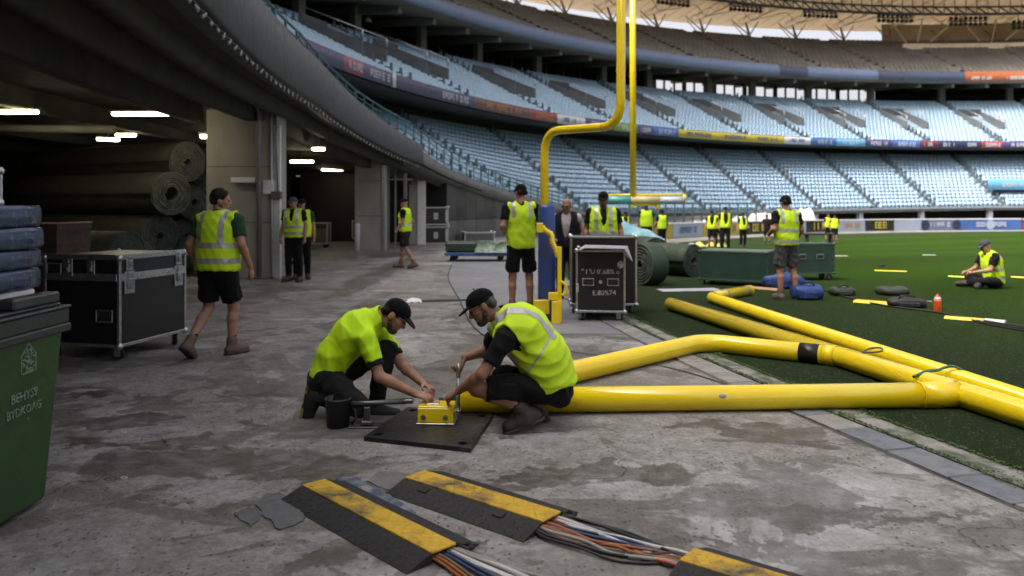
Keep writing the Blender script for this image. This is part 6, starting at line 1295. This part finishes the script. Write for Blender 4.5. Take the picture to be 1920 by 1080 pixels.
            for o_, n_ in look['tape'].get('d', ()):       # diagonal strip
                c_ = Zc + fw * o_[0] + up * o_[1]; nn = (fw * n_[0] + up * n_[1]).normalized(); band('reflective_strip', [(c_ + nn * tw, nn), (c_ - nn * tw, -nn), (Zc, -rt if n_[2] > 0 else rt)])
    # legwear, socks, boots
    S_ = Sdf(); S_.seg(pe + up * .05, pe - up * .03, .152 * fat + .010, .150 * fat + .010, .05, fw, fl * .97)
    legsegs(S_, .022, .024 if look['legs'] == 'knee' else .02, .022, look['legs']); put('shorts' if look['legs'] == 'knee' else 'trousers', S_, look['legmat'], vox, amp=amp, seed=sd_ + 2)
    if look['legs'] == 'knee' and vox < .02:
        for sd in 'LR':                                     # cargo pocket
            h_, k_ = V_('hip' + sd), V_('kn' + sd); c_ = h_.lerp(k_, .62) - base; ax = (k_ - h_).normalized(); out = rt * (1 if sd == 'R' else -1); out = (out - ax * out.dot(ax)).normalized(); sd2 = ax.cross(out); M = Matrix((sd2, out, ax)).transposed().to_4x4(); M.translation = c_ + out * .1; m = MB(); m.cbox(-.055, .055, -.03, .012, -.07, .07, .012, M=M); m.build('cargo_pocket', look['legmat'], g)
    for sd in 'LR':
        k_, a_ = V_('kn' + sd), V_('an' + sd); td = V_('to' + sd).normalized(); dn = -(k_ - a_).normalized(); soleN = (dn - td * dn.dot(td)).normalized()
        if look['legs'] == 'knee': S_ = Sdf(); S_.seg(a_.lerp(k_, .1), a_.lerp(k_, .26), .043, .046, .01); put('sock', S_, SOCK, min(vox, .014))
        S_ = Sdf(); hl = a_ + soleN * .045 - td * .035; S_.seg(a_ - dn * .065, a_ + soleN * .02, .056, .054, .02); S_.seg(hl, hl + td * .1, .052, .056, .025); S_.seg(hl + td * .06, hl + td * .2 + soleN * .004, .058, .048, .03)
        o = put('boot', S_, look['boot'], min(vox, .014), cuts=[(list(a_ + soleN * .078), list(soleN))])
        S_ = Sdf(); S_.seg(hl + soleN * .03 - td * .006, hl + td * .205 + soleN * .03, .056, .056, .01, soleN, .55, clip=(list(a_ + soleN * .094), list(soleN)), clip2=(list(a_ + soleN * .068), list(-soleN))); put('boot_sole', S_, look.get('sole', SOLE), min(vox, .01))
    return g
def standing(base, heading, Hs=1.0, armL=None, armR=None, legs=None, headturn=0.0, nod=0.0, lean=0.0, wide=1.0):
    """canonical figure: x right, y forward, z up; heading turns it about z (0 = facing away from the camera)"""
    C = dict(pelvis=(0, 0, .96), waist=(0, .005 + lean * .3, 1.10), chest=(0, .01 + lean * .7, 1.315), neck=(0, lean - .01, 1.50), head=(0, .035 + lean * 1.1, 1.655), right=(1, 0, 0))
    aL = armL or ((-.25, -.03, 1.17), (-.27, .06, .93), (.05, .1, -1), (1, 0, 0)); aR = armR or ((.25, -.03, 1.17), (.27, .06, .93), (-.05, .1, -1), (-1, 0, 0))
    C['shL'] = (-.185 * wide, lean * .9, 1.435); C['shR'] = (.185 * wide, lean * .9, 1.435)
    for sd, a in (('L', aL), ('R', aR)): C['el' + sd], C['wr' + sd], C['hd' + sd], C['hn' + sd] = a
    lg = legs or dict(knL=(-.115, .015, .50), anL=(-.125, -.02, .095), toL=(-.15, 1, 0), knR=(.115, .015, .50), anR=(.125, -.02, .095), toR=(.15, 1, 0)); C.update(lg); C['hipL'] = (-.092, 0, .91); C['hipR'] = (.092, 0, .91)
    ct, st = math.cos(R(-headturn)), math.sin(R(-headturn)); C['hf'] = (-st * math.cos(R(nod)), ct * math.cos(R(nod)), -math.sin(R(nod))); C['hu'] = (-st * math.sin(R(nod)), ct * math.sin(R(nod)), math.cos(R(nod)))
    M = Matrix.Rotation(R(heading), 3, 'Z'); base = Vector(base); J = {}
    for k, v in C.items():
        w = M @ Vector(v); J[k] = w if k in ('right', 'hf', 'hu') or k[:2] in ('hd', 'hn', 'to') else w * Hs + base
    return J
# --- the kneeling man in the lime polo
Y0 = 5.92
JK = dict(pelvis=P(613, 704, Y0), waist=P(630, 664, Y0), chest=P(668, 622, Y0), neck=P(713, 592, Y0), right=(0.05, -1, 0), head=P(742, 590, 5.88), hf=(.74, -.1, -.60), hu=(.6, 0, .78),
    shR=P(688, 636, 5.73), elR=P(711, 706, 5.66), wrR=P(780, 739, 5.66), hdR=P(822, 750, 5.62) - P(780, 739, 5.66), hnR=(-.2, .35, -1), shL=P(716, 626, 6.09), elL=P(753, 684, 6.02), wrL=P(794, 720, 5.86), hdL=P(826, 738, 5.7) - P(794, 720, 5.86), hnL=(-.2, -.45, -1),
    hipR=P(618, 713, 5.82), knR=P(676, 763, 5.66), anR=P(596, 744, 5.82), toR=(-.22, 0, -1), hipL=P(620, 708, 6.02), knL=P(727, 656, 6.0), anL=P(704, 763, 5.96), toL=(1, -.12, -.02))
person((P(640, 782, 5.85).x, 5.85, 0), JK, dict(skin=SK1, shirt=LIME2, sleeve=.6, cuff=NAVY, legs='ankle', legmat=CHAR, boot=BOOTD, sole=pm('lime_edged_sole', (.05, .048, .02), .8, 0, (.3, .28, .02), 9, .52, .58), cap=CAPN, hair=HAIR, beard=STUB, fat=.95, flat=.8, hem=-.15, curlL=.7, curlR=.8, seed=3), .0065, 'man in a lime polo and navy cap kneeling at the base plate')
# --- the squatting man in the lime vest
Y1 = 5.62
JS = dict(pelvis=P(1033, 716, Y1), waist=P(1017, 668, Y1), chest=P(982, 624, Y1), neck=P(938, 591, Y1), right=(0, 1, 0), head=P(903, 573, 5.58), hf=(-.84, -.14, -.46), hu=(-.46, 0, .86),
    shL=P(948, 636, 5.43), elL=P(903, 702, 5.36), wrL=P(860, 733, 5.5), hdL=P(828, 751, 5.56) - P(860, 733, 5.5), hnL=(.2, .3, -1), shR=P(936, 622, 5.80), elR=P(912, 657, 5.92), wrR=P(872, 671, 5.80), hdR=P(859, 702, 5.75) - P(872, 671, 5.80), hnR=(-1, -.3, -.4),
    hipL=P(1031, 728, 5.53), knL=P(894, 728, 5.44), anL=P(990, 772, 5.45), toL=(-.93, -.05, -.36), hipR=P(1030, 724, 5.72), knR=P(914, 703, 5.80), anR=P(1004, 768, 5.76), toR=(-1, .1, -.18))
person((P(985, 815, 5.5).x, 5.5, 0), JS, dict(skin=SK2, shirt=BLK, sleeve=.66, vest=LIME, vhem=-.12, loose=.040, tape=dict(v=.125, vz=.42, thin=(.36,)), legs='knee', short=.88, legmat=BLK, boot=BOOTB if False else BOOTK, cap=CAPK, hair=HAIRG, beard=STUB, fat=1.06, flat=.84, curlL=.75, curlR=1.3, seed=8), .0065, 'man in a lime vest and black cap squatting beside the yellow pipe')
# --- the walking man at the left
b = Vector((-3.14, 8.25, 0)); lg = dict(knL=(-.12, .02, .50), anL=(-.135, -.30, .165), toL=(-.1, .75, -.55), knR=(.10, .14, .50), anR=(.115, .08, .095), toR=(.35, 1, 0))
J = standing(b, -14, 1.0, ((-.31, -.06, 1.18), (-.31, .06, .95), (.05, .15, -1), (1, 0, 0)), ((.315, -.04, 1.18), (.345, .08, .94), (.0, .2, -1), (-1, 0, 0)), lg, 62, 4, .02, 1.2)
person(b, J, dict(skin=SK1, shirt=GREEN, sleeve=.66, vest=LIME, vhem=-.35, loose=.034, tape=dict(h=(.10, .40), v=.125, vz=.44, side='back'), legs='knee', short=.82, legmat=BLK, boot=BOOTB, hair=HAIR, beard=STUB, fat=1.26, flat=.72, seed=4), .011, 'man in a taped lime vest and shorts walking away past the road case')
# --- two men by the near pier
b = Vector(((551 - 960) / F * 16.2, 16.2, 0)); person(b, standing(b, 172, 1.0, None, None, None, 8, 8), dict(skin=SK1, shirt=BLK, sleeve=.6, vest=LIME, vhem=-.1, open=.5, tape=dict(h=(.1, .35), v=.12, vz=.4, side='front'), legs='ankle', legmat=BLK, boot=BOOTK, cap=CAPG, fat=1.0, seed=5), .016, 'man in a lime vest and dark trousers standing against the near pier')
b = Vector(((566 - 960) / F * 16.75, 16.75, 0)); person(b, standing(b, 190, .98), dict(skin=SK1, shirt=GREEN, sleeve=.6, vest=LIME, legs='ankle', legmat=BLK, boot=BOOTK, cap=CAPK, fat=.95, seed=6), .02, 'man mostly hidden behind the one at the near pier')
# --- man walking to the left further back
b = Vector(((760 - 960) / F * 19.7, 19.7, 0)); lg = dict(knL=(-.1, -.06, .50), anL=(-.1, -.28, .13), toL=(0, 1, -.25), knR=(.1, .13, .50), anR=(.1, .16, .095), toR=(0, 1, 0))
person(b, standing(b, 78, 1.0, ((-.22, .0, 1.18), (-.22, .14, .98), (0, .5, -1), (1, 0, 0)), ((.24, -.1, 1.18), (.24, .0, .95), (0, .2, -1), (-1, 0, 0)), lg, 0, 14), dict(skin=SK1, shirt=BLK, sleeve=.6, vest=LIME, tape=dict(h=(.3,)), legs='knee', short=.85, legmat=CHAR, boot=BOOTB, cap=CAPK, fat=.98, flat=.74, seed=7), .017, 'man in a lime vest and shorts walking left past the gate')
# --- man standing with his back to us at the padded post
b = Vector(((977 - 960) / F * 11.35, 11.35, 0)); person(b, standing(b, 8, 1.085, ((-.255, -.06, 1.2), (-.20, .18, 1.08), (.6, .7, .1), (0, 0, -1)), ((.265, .0, 1.2), (.25, .2, 1.1), (.1, 1, .2), (0, 0, -1)), None, -14, 4, 0, 1.04), dict(skin=SK1, shirt=BLK, sleeve=.66, vest=LIME, vhem=-.45, loose=.036, tape=dict(v=.125, vz=.66), legs='knee', short=.82, legmat=BLK, boot=BOOTB, cap=CAPK, hair=HAIR, fat=1.0, seed=9), .0125, 'man in a plain backed lime vest facing away beside the blue padded post')
# --- two men behind the black cases
b = Vector(((1063 - 960) / F * 13.2, 13.2, 0)); person(b, standing(b, 168, .965, None, ((.25, .03, 1.16), (.2, .22, 1.05), (-.4, .8, .1), (0, 0, -1)), None, 10, 8), dict(skin=SK2, shirt=PINKG, sleeve=.3, vest=NAVY, open=1.0, ow=.03, loose=.05, legs='ankle', legmat=BLK, boot=BOOTK, glasses=True, fat=1.05, seed=10), .014, 'bald man in sunglasses, dark waistcoat and pale shirt behind the black cases')
b = Vector(((1131 - 960) / F * 12.5, 12.5, 0)); person(b, standing(b, 176, 1.03, ((-.27, -.02, 1.18), (-.29, .1, .94), (.05, .1, -1), (1, 0, 0)), ((.27, -.02, 1.18), (.28, .1, .94), (-.05, .1, -1), (-1, 0, 0)), None, 4, 16, 0, 1.08), dict(skin=SK2, shirt=BLK, sleeve=.66, vest=LIME, vhem=-.4, open=.75, tape=dict(v=.115, vz=.3, side='front', h=(.3,)), legs='ankle', legmat=BLK, boot=BOOTK, cap=CAPK, beard=STUB, fat=1.12, seed=11), .0125, 'man in a lime vest and cap looking down behind the black cases')
# --- man standing on the turf with his back to us
b = Vector(((1475 - 960) / F * 13.15, 13.15, 0)); person(b, standing(b, 10, 1.0, ((-.265, -.06, 1.2), (-.24, .18, 1.1), (.6, .7, .1), (0, 0, -1)), ((.27, -.02, 1.18), (.29, .16, 1.04), (-.1, 1, .0), (-1, 0, 0)), dict(knL=(-.115, .015, .50), anL=(-.12, -.02, .095), toL=(-.1, 1, 0), knR=(.12, .015, .50), anR=(.14, -.06, .095), toR=(.5, .9, 0)), 6, 6, 0, 1.05), dict(skin=SK1, shirt=BLK, sleeve=.66, vest=LIME, vhem=-.2, tape=dict(h=(.06, .4), v=.125, vz=.62), legs='knee', short=.86, legmat=GREYC, boot=BOOTB, cap=CAPK, hair=HAIR, fat=1.0, seed=12), .0125, 'man in a taped lime vest and grey shorts standing by the blue bags')
# --- seated man on the grass
b = Vector(((1858 - 960) / F * 15.0, 15.0, 0)); pe = b + Vector((.06, 0, .14))
J = dict(pelvis=pe, waist=pe + Vector((-.01, 0, .14)), chest=pe + Vector((-.05, 0, .36)), neck=pe + Vector((-.11, 0, .54)), right=(0, 1, 0), head=pe + Vector((-.17, 0, .67)), hf=(-.93, -.08, -.35), hu=(-.35, 0, .94), shL=pe + Vector((-.10, -.19, .47)), shR=pe + Vector((-.10, .19, .47)), elL=pe + Vector((-.22, -.24, .22)), elR=pe + Vector((-.22, .24, .22)), wrL=pe + Vector((-.44, -.1, .17)), wrR=pe + Vector((-.44, .12, .17)), hdL=(-1, .3, -.1), hdR=(-1, -.3, -.1), hnL=(0, .2, -1), hnR=(0, -.2, -1), hipL=pe + Vector((0, -.1, -.02)), hipR=pe + Vector((0, .1, -.02)), knL=pe + Vector((-.30, -.30, .02)), knR=pe + Vector((-.30, .30, .04)), anL=pe + Vector((-.50, .06, -.05)), anR=pe + Vector((-.42, -.14, -.06)), toL=(-.6, .6, -.1), toR=(-.7, -.6, -.1))
person(b, J, dict(skin=SK1, shirt=BLK, sleeve=.66, vest=LIME, vhem=-.3, tape=dict(h=(.1, .42), v=.125, vz=.45, side='back'), legs='ankle', legmat=BLK, boot=BOOTK, cap=CAPG, fat=1.0, flat=.78, seed=13), .014, 'man in a grey cap and taped lime vest sitting cross legged on the grass')
# --- figures far out on the pitch
def far(px, Y, head, top, lg_, lab, Hs=1.0, leg='ankle', cap=None, hair=None, shirt=BLK, vest=LIME, open_=None, skin_=SK2, turn=0, vox=.026, **kw):
    b = gnd(px, Y); lk = dict(skin=skin_, shirt=shirt, sleeve=.6, vest=vest, legs=leg, legmat=BLK, boot=BOOTK, cap=cap, hair=hair, fat=1.0, seed=px); lk.update(kw)
    if open_: lk['open'] = open_; lk['ow'] = .045
    person(b, standing(b, head, Hs, legs=lg_, headturn=turn, nod=6, armL=((-.26, .02, 1.17), (-.2, .2, 1.02), (.5, .7, 0), (0, 0, -1)) if px % 2 else None), lk, vox, lab, group='workers far out on the pitch')
far(1212, 28.5, 170, 0, None, 'burly worker in a lime vest beneath the wrapped crossbar', 1.04, cap=CAPK, fat=1.1, skin_=SK3); far(1241, 33, 20, 0, None, 'worker in a lime vest bending right of the burly one', .98, hair=HAIR); far(1172, 37, 190, 0, None, 'dark clad worker left of the burly one', 1.0, cap=CAPK, open_=.9); far(1291, 62, 0, 0, None, 'smallest worker in lime near the far boards', 1.0, leg='knee', hair=HAIR, vox=.034)
far(1335, 35.5, 165, 0, None, 'worker with an open lime vest left of the dark clad group', 1.0, leg='knee', cap=CAPK, open_=.9); far(1347, 38, 180, 0, None, 'worker hidden behind the others in the dark clad group', 1.05, hair=HAIR); far(1360, 31.5, 176, 0, None, 'worker in a black shirt with a thin open lime vest', 1.02, cap=CAPK, open_=1.1); far(1393, 39.5, 195, 0, None, 'worker with an open lime vest right of the dark clad group', 1.0, cap=CAPK, open_=.8); far(1438, 45, 150, 0, None, 'dark clad worker half hidden left of the man in grey shorts', 1.0, leg='knee', cap=CAPK, vest=None)
far(1552, 48, 200, 0, None, 'left one of the far pair of workers in lime by the boards', 1.02, leg='knee', hair=HAIR); far(1565, 47.5, 170, 0, None, 'right one of the far pair of workers in lime by the boards', .98, leg='knee', cap=CAPK)
